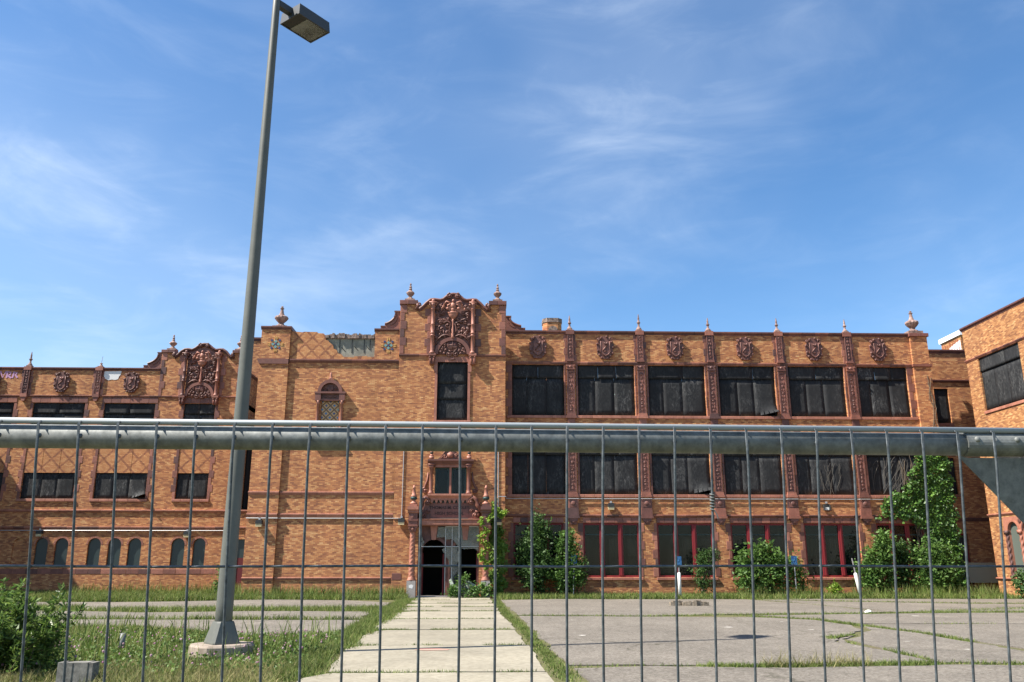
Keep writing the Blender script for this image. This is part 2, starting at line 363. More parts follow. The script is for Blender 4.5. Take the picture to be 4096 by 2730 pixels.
    def spiral(s, cx, cz, r, turns, a0, sgn, y, tr, n=16, m=5):
        pts = []
        for i in range(n):
            t = i / (n - 1); a = a0 + sgn * turns * 2 * math.pi * t; rr = r * (1 - .88 * t)
            pts.append((cx + rr * math.cos(a), y, cz + rr * math.sin(a)))
        s.tube(pts, [tr * (1 - .35 * i / (n - 1)) for i in range(n)], m); s.ball(pts[-1], tr * 1.5, 6, 4); return s
    def build(s, name, m, parent=None, fr=I4, smooth=False):
        me = bpy.data.meshes.new(name); me.from_pydata([fr @ Vector(p) for p in s.v], [], s.f); me.update()
        me.materials.append(M[m] if isinstance(m, str) else m)
        if smooth: me.polygons.foreach_set('use_smooth', [True] * len(me.polygons))
        return newobj(name, me, parent)
def raw(name, V, F, m, parent=None):                   # numpy arrays straight to a mesh: V (n,3), F (k,3|4)
    me = bpy.data.meshes.new(name); V = np.asarray(V, np.float32); F = np.asarray(F, np.int32); k = F.shape[1]
    me.vertices.add(len(V)); me.vertices.foreach_set('co', V.ravel())
    me.loops.add(F.size); me.loops.foreach_set('vertex_index', F.ravel())
    me.polygons.add(len(F)); me.polygons.foreach_set('loop_start', np.arange(0, F.size, k, dtype=np.int32))
    me.polygons.foreach_set('loop_total', np.full(len(F), k, np.int32)); me.update(calc_edges=True); me.validate()
    me.materials.append(M[m]); return newobj(name, me, parent)
_cache = {}
def block(name, parent, m, fr, u0, u1, v0, v1, proud=.02, depth=.12, rotz=0.0, ch=.012, gap=.006):
    """a dressed block with a chamfered front: mesh data shared between blocks of one size"""
    wd = round(u1 - u0 - gap, 3); hh = round(v1 - v0 - gap, 3); key = (wd, hh, depth, m, ch)
    if key not in _cache:
        b = MB(); x, z = wd / 2, hh / 2; c = min(ch, x * .4, z * .4)
        b.add([(-x, depth, -z), (x, depth, -z), (x, depth, z), (-x, depth, z), (-x, c, -z), (x, c, -z), (x, c, z), (-x, c, z),
               (-x + c, 0, -z + c), (x - c, 0, -z + c), (x - c, 0, z - c), (-x + c, 0, z - c)],
              [(0, 3, 2, 1), (8, 9, 10, 11)] + [(i, (i + 1) % 4, 4 + (i + 1) % 4, 4 + i) for i in range(4)] + [(4 + i, 4 + (i + 1) % 4, 8 + (i + 1) % 4, 8 + i) for i in range(4)])
        me = bpy.data.meshes.new(name); me.from_pydata(b.v, [], b.f); me.update(); me.materials.append(M[m]); _cache[key] = me
    p = fr @ Vector(((u0 + u1) / 2, -proud, (v0 + v1) / 2))
    return newobj(name, _cache[key], parent, p, fr.to_euler().z)
def course(name, parent, m, fr, u0, u1, prof, step=.75):
    """a moulded course laid as separate blocks end to end"""
    n = max(1, round((u1 - u0) / step)); L = (u1 - u0) / n; key = (tuple(prof), round(L, 3), m)
    if key not in _cache:
        b = MB().extrude_u(prof, -L / 2 + .004, L / 2 - .004); me = bpy.data.meshes.new(name)
        me.from_pydata(b.v, [], b.f); me.update(); me.materials.append(M[m]); _cache[key] = me
    for i in range(n): newobj(name, _cache[key], parent, fr @ Vector((u0 + (i + .5) * L, 0, 0)), fr.to_euler().z)
def wall(name, parent, m, fr, u0, u1, v0, v1, holes=(), reveal=.35):
    """brick wall sheet with rectangular openings and their reveals"""
    us = sorted({u0, u1, *[h[0] for h in holes], *[h[1] for h in holes]}); vsn = sorted({v0, v1, *[h[2] for h in holes], *[h[3] for h in holes]})
    us = [u for u in us if u0 <= u <= u1]; vsn = [v for v in vsn if v0 <= v <= v1]
    b = MB(); idx = {}
    def vi(u, v):
        if (u, v) not in idx: idx[(u, v)] = len(b.v); b.v.append((u, 0, v))
        return idx[(u, v)]
    for i in range(len(us) - 1):
        for j in range(len(vsn) - 1):
            cu, cv_ = (us[i] + us[i + 1]) / 2, (vsn[j] + vsn[j + 1]) / 2
            if any(h[0] < cu < h[1] and h[2] < cv_ < h[3] for h in holes): continue
            b.f.append((vi(us[i], vsn[j]), vi(us[i + 1], vsn[j]), vi(us[i + 1], vsn[j + 1]), vi(us[i], vsn[j + 1])))
    for a, c, e, g in holes:
        b.add([(a, 0, e), (c, 0, e), (c, 0, g), (a, 0, g), (a, reveal, e), (c, reveal, e), (c, reveal, g), (a, reveal, g)],
              [(0, 1, 5, 4), (1, 2, 6, 5), (2, 3, 7, 6), (3, 0, 4, 7)])
    return b.build(name, m, parent, fr)
def sheet(name, parent, m, fr, u0, u1, v0, v1, d, bulge=.012, tilt=0, curl=0.0, th=.014):
    """one sheet of board, slightly warped; curl lifts its lower right corner off the wall"""
    nu, nv = 5, 6; b = MB(); a1, a2 = random.uniform(-1, 1), random.uniform(-1, 1)
    for j in range(nv + 1):
        for i in range(nu + 1):
            s, t = i / nu, j / nv
            o = -bulge * (math.sin(math.pi * s) * a1 + math.sin(2 * math.pi * t + a2 * 3) * .6 * a2) - tilt * (1 - t)
            if curl: o -= curl * max(0, s - .1) ** 1.2 * max(0, 1 - t * 3.2) ** 2
            b.v.append((u0 + (u1 - u0) * s, d + o, v0 + (v1 - v0) * t + (curl * .5 * max(0, s - .1) * max(0, 1 - t * 3.2) ** 2)))
    n1 = len(b.v); b.v += [(x, y + th, z) for x, y, z in b.v]; k = nu + 1
    for j in range(nv):
        for i in range(nu):
            q = (j * k + i, j * k + i + 1, (j + 1) * k + i + 1, (j + 1) * k + i); b.f.append(q); b.f.append(tuple(x + n1 for x in reversed(q)))
    for i in range(nu): b.f.append((i + 1, i, i + n1, i + 1 + n1)); q = nv * k + i; b.f.append((q, q + 1, q + 1 + n1, q + n1))
    for j in range(nv): b.f.append((j * k, (j + 1) * k, (j + 1) * k + n1, j * k + n1)); q = j * k + nu; b.f.append((q + k, q, q + n1, q + k + n1))
    return b.build(name, m, parent, fr, True)
def boarded_window(parent, fr, u0, u1, v0, v1, d=.14, strip=.62, splits=(.3, .62), name='boarded_window', curls=()):
    """opening closed by black plywood sheets: a batten frame with one child for each sheet"""
    f = MB().box(u0 - .02, u1 + .02, d + .03, d + .1, v0 - .02, v0 + .1).box(u0 - .02, u1 + .02, d + .03, d + .1, v1 - .1, v1 + .02)
    f.box(u0 - .02, u0 + .08, d + .03, d + .1, v0 + .1, v1 - .1).box(u1 - .08, u1 + .02, d + .03, d + .1, v0 + .1, v1 - .1)
    fo = f.build(name, 'dark', parent, fr); cuts = [0, *splits, 1]; wd = u1 - u0
    top = v1 - strip if strip else v1
    for i in range(len(cuts) - 1):
        sheet('plywood_sheet', fo, 'plywood', fr, u0 + wd * cuts[i] + .002, u0 + wd * cuts[i + 1] - .002, v0, top - .002, d + (.006 if i % 2 else 0), .005, 0, .55 if i in curls else 0)
    if strip:
        c2_ = random.choice([(0, .5, 1), (0, .36, .68, 1), (0, .62, 1)])
        for i in range(len(c2_) - 1):
            sheet('plywood_sheet', fo, 'plywood', fr, u0 + wd * c2_[i] + .002, u0 + wd * c2_[i + 1] - .002, top - .03, v1, d - .03, .006, random.uniform(.0, .045))
    return fo
def quoins(name, parent, m, fr, u, v0, v1, side, step=.42, w=(.16, .3), proud=.016):
    n = max(1, round((v1 - v0) / step)); h = (v1 - v0) / n
    for i in range(n):
        ww = w[i % 2]; a, b_ = (u - ww, u) if side < 0 else (u, u + ww)
        block(name, parent, m, fr, a, b_, v0 + i * h, v0 + (i + 1) * h, proud)

# profiles in (depth, height): front is negative depth
def P_coping(z0, h, out=.1, back=.42): return [(back, z0), (-.02, z0), (-.02, z0 + .2 * h), (-.05, z0 + .32 * h), (-out, z0 + .62 * h), (-out, z0 + h), (back, z0 + h)]
def P_belt(z0, z1, out=.07): return [(.05, z0), (-.02, z0), (-out * .55, z0 + .25 * (z1 - z0)), (-out, z0 + .6 * (z1 - z0)), (-out, z1 - .015), (-out * .7, z1), (.05, z1)]
def P_sill(z0, z1, out=.06, back=.12): return [(back, z0), (-.01, z0), (-out, z0 + .04), (-out, z1 - .03), (-out * .5, z1), (back, z1 + .004)]

# ================================================================== GROUND
gm = MB(); gm.add([(-400, -60, 0), (400, -60, 0), (400, 500, 0), (-400, 500, 0)], [(0, 1, 2, 3)])
tag(gm.build('ground', 'soil'), 'weedy soil and thatch ground under the lot and lawns', 'ground', kind='structure')
def wavy(pts, amp=.05, step=.35, seed=0):
    rnd = random.Random(seed); o = []
    for (a, b_) in zip(pts, pts[1:] + pts[:1]):
        L = math.dist(a, b_); n = max(1, int(L / step)); ph = rnd.random() * 9
        for i in range(n):
            t = i / n; k = amp * (math.sin(ph + t * L * 1.9) + .6 * math.sin(ph * 2 + t * L * 4.7) + .5 * rnd.uniform(-1, 1)) * min(1, 4 * t, 4 * (1 - t) + .1)
            nx, ny = -(b_[1] - a[1]) / L, (b_[0] - a[0]) / L; o.append((a[0] + (b_[0] - a[0]) * t + nx * k, a[1] + (b_[1] - a[1]) * t + ny * k))
    return o
def flat_panel(name, parent, m, poly, z0, z1):
    n = len(poly); area = sum(a[0] * b_[1] - b_[0] * a[1] for a, b_ in zip(poly, poly[1:] + poly[:1]))
    if area < 0: poly = poly[::-1]
    b = MB(); b.add([(x, y, z1) for x, y in poly] + [(x, y, z0) for x, y in poly], [tuple(range(n))] + [((i + 1) % n, i, i + n, (i + 1) % n + n) for i in range(n)])
    return b.build(name, m, parent)
lot = empty('parking_lot', (8, 27, 0)); tag(lot, 'cracked pale asphalt parking lot with grass in its joints', 'parking lot', kind='structure')
J1 = [(1.05, 28.5), (5, 28.0), (8.2, 28.9), (12, 29.3), (17, 30.0), (30, 29.6)]
J0 = [(1.25, 14.4), (2.6, 14.6), (4.5, 14.4), (6, 14.45), (7.7, 14.7), (9.1, 14.6), (16, 14.4), (26, 14.3)]
D1 = [(8.6, 27.7), (10.2, 26.4), (10.5, 23.8), (10.75, 20.9), (10.6, 18.7), (10.6, 14.8)]
def lot_panel(pts, seed): flat_panel('asphalt_panel', lot, 'asphalt', wavy(pts, .06, .3, seed), -.05, .022)
E = [(0.75, 41.2), (1.25, 28.6)]
lot_panel([(.75, 40.6), (1.12, 28.75), *[(x, y + .12) for x, y in J1[1:4]], (14.2, 30.2), (13.6, 36), (12.4, 41.2), (6, 41.3), (3.4, 41.7)], 1)
lot_panel([(14.5, 30.25), *[(x, y + .35) for x, y in J1[4:]], (30, 35.2), (20.5, 36.3), (15.5, 38.9), (13.1, 40.9), (13.9, 36)], 2)
lot_panel([(13.4, 41.4), (15.8, 39.2), (20.5, 36.65), (26.3, 35.9), (26.3, 41), (22, 41.3)], 3)
lot_panel([(1.12, 28.3), (1.40, 14.7), *[(x, y + .12) for x, y in J0[1:5]], (7.75, 15.4), (7.8, 17), (7.75, 18.6), (8.0, 19.6), (8.7, 20.4), (8.0, 19.9), (7.6, 18.6), (7.6, 18.9), (9.6, 22), (10.1, 23.8), (9.9, 26.0), (8.5, 27.4), (5, 27.75)], 4)
lot_panel([(7.9, 15.4), (7.9, 14.9), (9.1, 14.75), (10.5, 14.8), (10.45, 18.7), (10.6, 20.9), (10.35, 23.7), (9.9, 22.1), (8.9, 20.4), (8.1, 19.4), (7.95, 17)], 5)
lot_panel([(10.7, 14.75), (16, 14.55), (26, 14.45), (26, 23.8), (15, 24.0), (10.75, 24.2), (10.85, 20.9), (10.75, 18.7)], 6)
lot_panel([(10.5, 24.45), (15, 24.2), (26, 24.0), (30, 29.2), (17, 29.6), (12, 28.9), (9.0, 28.4), (10.3, 26.4)], 7)
lot_panel([(1.45, 14.25), *[(x, y - .14) for x, y in J0[1:]], (26, 2), (1.6, 2)], 8)
# left of the walk
lot_panel([(-4.1, 38.2), (-4.0, 34.3), (-7.5, 33.9), (-11, 34.2), (-12, 31.9), (-15, 33), (-16, 35.3), (-28, 36.5), (-28, 39.2), (-15.2, 39.0), (-12.6, 40.2), (-11.2, 41.7), (-9.5, 41.3), (-6.5, 40.6)], 9)
lot_panel([(-4.1, 31.0), (-3.75, 26.9), (-6.1, 27.0), (-12.2, 27.5), (-20, 29.5), (-28, 30), (-28, 33.5), (-14.6, 31.6), (-11.9, 30.6), (-8.3, 31.4)], 10)
lot_panel([(-3.75, 26.4), (-3.55, 25.4), (-3.7, 21.6), (-5.5, 20.7), (-6.4, 21.6), (-9.0, 23.9), (-11.2, 24.2), (-14.3, 25.9), (-28, 27), (-28, 29), (-20, 28.7), (-12.2, 26.9), (-6.1, 26.5)], 11)
walk = empty('walkway', (-1.2, 27, 0)); tag(walk, 'straight cream concrete walkway of wide slabs leading to the entrance', 'walkway', kind='structure')
JY = [4.2, 8.9, 13.67, 18.1, 22.35, 26.5, 30.95, 34.0, 36.95, 40.1, 42.6, 43.9]
def xl(y): return -2.70 - (y - 14) * .0245
def xr(y): return 1.03 - (y - 14) * .027
for i, (a, b_) in enumerate(zip(JY, JY[1:])):
    rnd = random.Random(i); e = .06
    pts = [(xl(a) + rnd.uniform(.05, .3), a + e), (xr(a) - rnd.uniform(0, .1), a + e), (xr(b_) - rnd.uniform(0, .1), b_ - e), (xl(b_) + rnd.uniform(.25, .6), b_ - e), (xl(b_) + rnd.uniform(.0, .1), b_ - rnd.uniform(.4, .9))]
    flat_panel('concrete_slab', walk, 'slab', wavy(pts, .022, .3, 50 + i), -.06, .03 + rnd.uniform(0, .012))
tag(MB().add([(-1.35, 17.05, .046), (-1.1, 16.95, .046), (-.72, 17.0, .046), (-.66, 17.12, .046), (-.9, 17.28, .046), (-1.25, 17.25, .046)], [(0, 1, 2, 3, 4, 5)]).build('paint_mark', mat('faded_red_mark', (.42, .22, .17), .9)[0]), 'faded red paint mark on a walkway slab', 'paint mark')

# ================================================================== SCHOOL BUILDING
school = empty('school_building', (0, 46, 0))
tag(school, 'abandoned orange brick school with terracotta trim and black boarded windows', 'building')
S = school
RW, TW, SW, LW, LK = frame(0, 45.1), frame(0, 44.0), frame(0, 44.12), frame(0, 51.0), frame(0, 46.6)
FW = frame(26.7, 0, -90)

def shield(parent, fr, cx, z0=12.76, z1=14.08, w=.92):
    h = z1 - z0; cz = (z0 + z1) / 2; b = MB(); out_ = []
    k = 26
    for i in range(k):
        a = 2 * math.pi * i / k; r = 1 + .07 * math.sin(a * 9) + .04 * math.sin(a * 4 + 1)
        out_.append((cx + w / 2 * r * math.copysign(abs(math.cos(a)) ** .7, math.cos(a)), cz + h / 2 * min(1, r) * math.copysign(abs(math.sin(a)) ** .8, math.sin(a))))
    b.prism(out_, -.10, .02)
    for i in range(k):
        if i % 2 == 0: b.ball((out_[i][0] * .93 + cx * .07, -.12, out_[i][1] * .95 + cz * .05), (.07, .06, .075), 6, 4)
    o = b.build('shield_plaque', 'terracotta_carved', parent, fr)
    sh = [(cx - .26, cz + .36), (cx - .24, cz), (cx - .29, cz - .25), (cx - .16, cz - .4), (cx, cz - .5), (cx + .16, cz - .4), (cx + .29, cz - .25), (cx + .24, cz), (cx + .26, cz + .36)]
    c = MB().prism(sh, -.17, -.095)
    o2 = c.build('shield_field', 'terracotta_carved', o, fr)
    d = MB(); d.tube([(x, -.17, z) for x, z in sh], .022, 5)
    d.tube([(cx - .16, -.18, cz - .22), (cx - .05, -.19, cz - .05), (cx + .08, -.19, cz + .06), (cx + .03, -.19, cz + .2), (cx - .08, -.19, cz + .26)], .035, 5)
    d.ball((cx + .1, -.18, cz + .22), (.07, .04, .09)); d.ball((cx - .03, -.18, cz - .24), (.12, .03, .05))
    d.spiral(cx - .36, cz + .42, .14, 1.1, 0, 1, -.12, .03); d.spiral(cx + .36, cz + .42, .14, 1.1, math.pi, -1, -.12, .03)
    d.build('shield_relief', 'terracotta_carved', o, fr, True)
def finial_thin(parent, fr, cx, z0, h, d=.15, top=True, rod=False):
    b = MB().box(cx - .15, cx + .15, d - .15, d + .15, z0, z0 + .1 * h)
    if rod: b.lathe([(.13, z0 + .1 * h), (.05, z0 + .3 * h), (.09, z0 + .34 * h), (.05, z0 + .4 * h)], cx, d, 10); b.tube([(cx, d, z0 + .4 * h), (cx + .03, d, z0 + h)], .011, 5)
    else:
        b.lathe([(.15, z0 + .1 * h), (.14, z0 + .16 * h), (.06, z0 + .28 * h), (.05, z0 + .40 * h), (.095, z0 + .48 * h), (.105, z0 + .52 * h), (.06, z0 + .56 * h), (.045, z0 + .7 * h), (.055, z0 + .72 * h), (.015, z0 + h)], cx, d, 10)
    return b.build('finial', 'finial', parent, fr)
def urn(parent, fr, cx, z0, h, d=.3, r=.36, base=.4):
    b = MB().box(cx - base, cx + base, d - base * .8, d + base * .8, z0, z0 + .1 * h)
    zz = lambda t: z0 + t * h
    b.lathe([(r * .85, zz(.1)), (r * .8, zz(.14)), (r * .42, zz(.2)), (r * .38, zz(.26)), (r * .75, zz(.36)), (r, zz(.46)), (r * .98, zz(.52)), (r * .8, zz(.555)), (r * .45, zz(.59)), (r * .28, zz(.7)), (r * .2, zz(.86)), (r * .3, zz(.885)), (r * .28, zz(.91)), (r * .12, zz(.93)), (r * .2, zz(.965)), (r * .08, zz(1))], cx, d, 24, .045)
    return b.build('urn_finial', 'finial', parent, fr)
def carved_strip(mb, cx, z0, z1, w, d, seed):
    rnd = random.Random(seed); z = z0 + .05
    while z < z1 - .1:
        k = rnd.choice('dvbfs'); h = rnd.uniform(.13, .22)
        if k == 'd': mb.ball((cx, d, z + h / 2), (w * .4, .035, h * .5), 4, 4)
        elif k == 'v': mb.box(cx - w * .4, cx + w * .4, d - .03, d + .02, z + h * .7, z + h * .85); mb.ball((cx, d, z + h * .35), (w * .26, .04, h * .32), 6, 4)
        elif k == 'b':
            for sg in (-1, 1): mb.ball((cx + sg * w * .22, d, z + h * .5), (w * .14, .035, h * .45), 5, 4)
        elif k == 'f': mb.ball((cx, d, z + h * .75), (w * .16, .045, h * .2), 6, 4); mb.ball((cx, d, z + h * .3), (w * .27, .04, h * .33), 6, 4)
        else:
            for sg in (-1, 1): mb.spiral(cx + sg * w * .2, z + h * .5, w * .2, 1, 0, sg, d, .018, 8, 4)
        z += h + .02
def pilaster_storey(parent, fr, x, z0, z1, seed, j):
    """carved terracotta pilaster between two boarded windows: base, framed shaft with relief, capital"""
    b = MB().box(x - .215, x + .215, -.06, .12, z0 + .26, z1 - .3)
    o = b.build('pilaster', 'terracotta', parent, fr)
    MB().box(x - .28, x + .28, -.16, .1, z0 - .02, z0 + .1).prism([(x - .26, z0 + .1), (x + .26, z0 + .1), (x + .23, z0 + .26), (x - .23, z0 + .26)], -.13, .1).build('pilaster_base', 'terracotta', o, fr)
    r = MB()
    for sg in (-1, 1): r.box(x + sg * .19 - .03, x + sg * .19 + .03, -.105, -.058, z0 + .27, z1 - .31)
    r.box(x - .16, x + .16, -.105, -.058, z0 + .27, z0 + .31); r.box(x - .16, x + .16, -.105, -.058, z1 - .35, z1 - .31)
    carved_strip(r, x, z0 + .33, z1 - .36, .3, -.065, seed % 3)
    r.build('carved_panel', 'terracotta_carved', o, fr)
    c = MB().box(x - .24, x + .24, -.15, .1, z1 - .3, z1 - .26).prism([(x - .2, z1 - .26), (x + .2, z1 - .26), (x + .25, z1 - .03), (x - .25, z1 - .03)], -.13, .1)
    for sg in (-1, 1): c.spiral(x + sg * .2, z1 - .1, .07, 1, 0, sg, -.15, .022, 8, 4)
    c.ball((x, -.13, z1 - .14), (.09, .05, .08), 6, 4); c.build('capital', 'terracotta', o, fr)
    for sg in (-1, 1):
        a, e = (x - .37, x - .285) if sg < 0 else (x + .285, x + .40)
        n = 5; h = (z1 - z0) / n
        for i in range(n): block('jamb_block', o, 'terracotta', fr, a, e, z0 + i * h, z0 + (i + 1) * h, .025, .2)
    return o

# ---- classroom wing on the right -------------------------------------------------------------
PX = [4.69, 8.64, 12.61, 16.58, 20.53]
BAYS = [(1.42, 4.32)] + [(PX[i] + .40, PX[i + 1] - .37) for i in range(4)] + [(20.93, 23.78)]
GB = [(1.5, 4.15)] + [(PX[i] + .52, PX[i + 1] - .44) for i in range(4)] + [(21.05, 23.6)]
holes = [(a, b_, z0, z1) for a, b_ in BAYS for z0, z1 in ((5.27, 8.14), (9.56, 12.43))] + [(a, b_, .98, 3.76) for a, b_ in GB]
wall('brick_wall', S, 'brick', RW, 1.0, 24.15, -.1, 14.22, holes, .3)
course('coping_block', S, 'terracotta_coping', RW, 1.02, 24.1, P_coping(14.2, .2, .1), .78)
course('lintel_course_block', S, 'terracotta', RW, 1.05, 24.1, P_belt(12.44, 12.6, .06), .42)
course('cornice_block', S, 'terracotta', RW, 1.05, 24.1, P_belt(4.06, 4.2, .09), .6)
course('cornice_block', S, 'terracotta', RW, 1.05, 24.1, P_belt(8.16, 8.3, .06), .6)
spl = [(.28, .66), (.3, .64), (.26, .6), (.33, .62), (.31, .62), (.25, .63)]
for i, (a, b_) in enumerate(BAYS):
    for z0, z1 in ((9.56, 12.43), (5.27, 8.14)):
        cu = ()
        if i == 3 and z0 > 9: cu = (2,)
        if i == 2 and z0 < 9: cu = (2,)
        wdo = boarded_window(S, RW, a, b_, z0, z1, .14, .72, spl[(i + (z0 < 9)) % 6], curls=cu)
        n = 7
        for k in range(n): block('sill_block', wdo, 'terracotta_pale', RW, a - .3 + (b_ - a + .6) * k / n, a - .3 + (b_ - a + .6) * (k + 1) / n, z0 - .16, z0, .06, .22)
    # jambs beside the outer bays
for (u, sd) in ((1.42, -1), (23.78, 1)):
    for z0, z1 in ((9.56, 12.43), (5.27, 8.14)): quoins('quoin_block', S, 'terracotta', RW, u, z0, z1, sd, .48, (.22, .34))
for i, x in enumerate(PX):
    for z0, z1 in ((9.42, 12.44), (5.14, 8.16)): pilaster_storey(S, RW, x, z0, z1, i, z0 > 9)
    p = MB().box(x - .165, x + .165, -.09, .05, 12.68, 14.2).build('parapet_pilaster', 'terracotta', S, RW)
    r = MB(); carved_strip(r, x, 12.8, 14.1, .24, -.095, 4 + i % 2)
    for sg in (-1, 1): r.box(x + sg * .15 - .02, x + sg * .15 + .02, -.125, -.088, 12.72, 14.18)
    r.build('carved_panel', 'terracotta_carved', p, RW)
    MB().prism([(x - .21, 12.6), (x + .21, 12.6), (x + .18, 12.74), (x - .18, 12.74)], -.15, .02).build('pilaster_foot', 'terracotta', p, RW); MB().box(x - .24, x + .24, -.14, .3, 14.18, 14.43).build('pilaster_cap', 'terracotta', p, RW)
    for k in range(4):
        z = 12.64 + .385 * k
        for sg in (-1, 1):
            wd = (.14, .2)[(k + (sg > 0)) % 2]; a = x - .17 - wd if sg < 0 else x + .17
            block('quoin_block', p, 'terracotta', RW, a, a + wd, z, z + .385, .018)
    finial_thin(p, RW, x, 14.43, [.9, 1.02, .84, .86, .82][i], .08)
    # below the first floor: carved block, bracket and corbel
    q = MB().box(x - .285, x + .285, -.12, .1, 4.55, 5.04).build('pedestal_block', 'terracotta', S, RW)
    MB().box(x - .2, x + .2, -.15, -.118, 4.6, 5.0).ball((x, -.15, 4.8), (.13, .05, .13), 8, 5).build('carved_square', 'terracotta_carved', q, RW)
    MB().prism([(x - .3, 4.12), (x + .3, 4.12), (x + .285, 4.5), (x + .26, 4.55), (x - .26, 4.55), (x - .285, 4.5)], -.15, .05).box(x - .33, x + .33, -.22, .05, 4.0, 4.12).build('bracket', 'terracotta', q, RW)
    c = MB().prism([(x - .22, 3.86), (x + .22, 3.86), (x + .24, 4.0), (x - .24, 4.0)], -.18, .02).prism([(x - .13, 3.68), (x + .13, 3.68), (x + .2, 3.86), (x - .2, 3.86)], -.12, .02)
    c.ball((x, -.12, 3.84), (.14, .07, .12), 8, 5); c.build('corbel', 'terracotta_carved', q, RW)
    MB().box(x - .2, x + .2, -.07, .05, 8.3, 9.40).build('spandrel_pilaster', 'terracotta', S, RW)
for i, cx in enumerate((2.87, 6.66, 10.62, 14.6, 18.55, 22.25)): shield(S, RW, cx)
for i, (a, b_) in enumerate(GB):
    gw = MB(); L = b_ - a; th = L / 3
    gw.box(a, b_, .1, .2, 3.66, 3.76).box(a, b_, .1, .2, .98, 1.07).box(a, a + .09, .1, .2, 1.07, 3.66).box(b_ - .09, b_, .1, .2, 1.07, 3.66)
    wo = gw.build('ground_floor_window', 'red', S, RW)
    for k in (1, 2): MB().box(a + k * th - .12, a + k * th + .12, .07, .2, 1.07, 3.66).box(a + k * th - .03, a + k * th + .03, .04, .07, 1.07, 3.66).build('mullion', 'red', wo, RW)
    for k in range(3):
        x0 = a + k * th + (.12 if k else .09); x1 = a + (k + 1) * th - (.12 if k < 2 else .09)
        MB().box(x0, x1, .145, .15, 1.07, 3.66).build('pane', 'glass', wo, RW)
        rr = random.Random(i * 3 + k)
        MB().box(x0, x1, .13, .16, 3.14, 3.19).build('transom_bar', 'dark_green', wo, RW)
        if rr.random() < .75:
            zb = 1.1 + rr.choice([0, .3, .95, 1.2]); xa = x0 + rr.choice([0, .15, .3]); bl = MB()
            nn = 9
            for q in range(nn): bl.box(xa + (x1 - xa) * q / nn, xa + (x1 - xa) * (q + .86) / nn, .5 + (.03 if q % 2 else 0), .52 + (.03 if q % 2 else 0), zb, zb + rr.choice([1.1, 1.5]) if rr.random() < .15 else 2.95)
            bl.build('blind', 'blind', wo, RW)
    n = 6
    for k in range(n): block('sill_block', wo, 'terracotta_pale', RW, a - .12 + (L + .24) * k / n, a - .12 + (L + .24) * (k + 1) / n, .83, .97, .09, .2)
    n = 7; a0, b0 = a - .02, b_ + .02
    for k in range(n): block('lintel_block', wo, 'terracotta', RW, a0 + (b0 - a0) * k / n, a0 + (b0 - a0) * (k + 1) / n, 3.77, 4.05, .03)
    for sd, u in ((-1, a), (1, b_)): quoins('quoin_block', wo, 'terracotta', RW, u, 1.0, 3.76, sd, .46, (.16, .28) if i % 2 else (.28, .16))
# roof, inner back wall and floor slabs close the wing so that its rooms are dark
MB().box(1.0, 25.1, .4, 9, 11.3, 11.6).build('roof', 'roofing', S, RW)
MB().box(1.0, 25.1, 8.8, 9, -.1, 11.3).build('rear_wall', 'brick', S, RW)
MB().box(1.0, 25.1, .32, 8.8, 4.0, 4.25).build('floor_slab', 'concrete', S, RW)
MB().box(1.0, 25.1, 3.2, 3.3, -.1, 4.0).build('room_wall', 'dark', S, RW)
MB().box(1.0, 25.1, .32, 8.8, -.1, .02).build('room_floor', 'dark', S, RW)
MB().box(24.98, 25.1, .0, 8.8, -.1, 11.3).build('end_wall', 'brick', S, RW)
MB().box(1.0, 24.2, .02, .42, 12.45, 14.19).build('parapet_backing', 'brick', S, frame(0, 45.11))
# end pier with its urn
MB().box(24.15, 25.12, -.14, .42, -.1, 14.2).build('end_pier', 'brick', S, RW)
MB().box(24.1, 25.2, -.2, .46, 12.44, 12.58).build('pier_belt', 'terracotta_coping', S, RW)
for k in range(2): block('coping_block', S, 'terracotta_coping', RW, 24.08 + .57 * k, 24.65 + .57 * k, 14.2, 14.4, .22, .72)
urn(S, RW, 24.52, 14.4, 1.42, .15, .36, .42)
# shoulder scroll of the gable over the wing
def shoulder(fr, x_in, sgn, z0, z1, w, d0, d1):
    pts = [(0, z0)]; n = 12
    prof = [(w, z0), (w, z0 + .16), (w - .22, z0 + .16), (w - .22, z0 + .3)]
    for i in range(n + 1):
        t = i / n; prof.append((.26 + (w - .48) * (1 - t) ** 1.9 * .98, z0 + .3 + (z1 - z0 - .4) * t ** 1.25))
    prof += [(.3, z1 - .1), (.3, z1), (0, z1)]
    poly = [(x_in + sgn * x, z) for x, z in pts + prof]
    if sgn < 0: poly = poly[::-1]
    o = MB().prism(poly, d0, d1).build('gable_shoulder', 'terracotta', S, fr)
    r = MB(); r.tube([(x_in + sgn * x, d0 - .02, z) for x, z in prof[4:-2]], .06, 6); r.tube([(x_in + sgn * (x * .62), d0 - .01, z0 + (z - z0) * .72) for x, z in prof[4:-3]], .02, 5)
    r.box(*sorted((x_in, x_in + sgn * .33)), d0 - .05, d1, z1, z1 + .07); r.box(*sorted((x_in + sgn * (w - .24), x_in + sgn * w)), d0 - .04, d1 - .01, z0 + .14, z0 + .19)
    r.build('shoulder_moulding', 'terracotta_coping', o, fr)
shoulder(RW, 1.05, 1, 14.38, 15.2, 1.12, .05, .4)

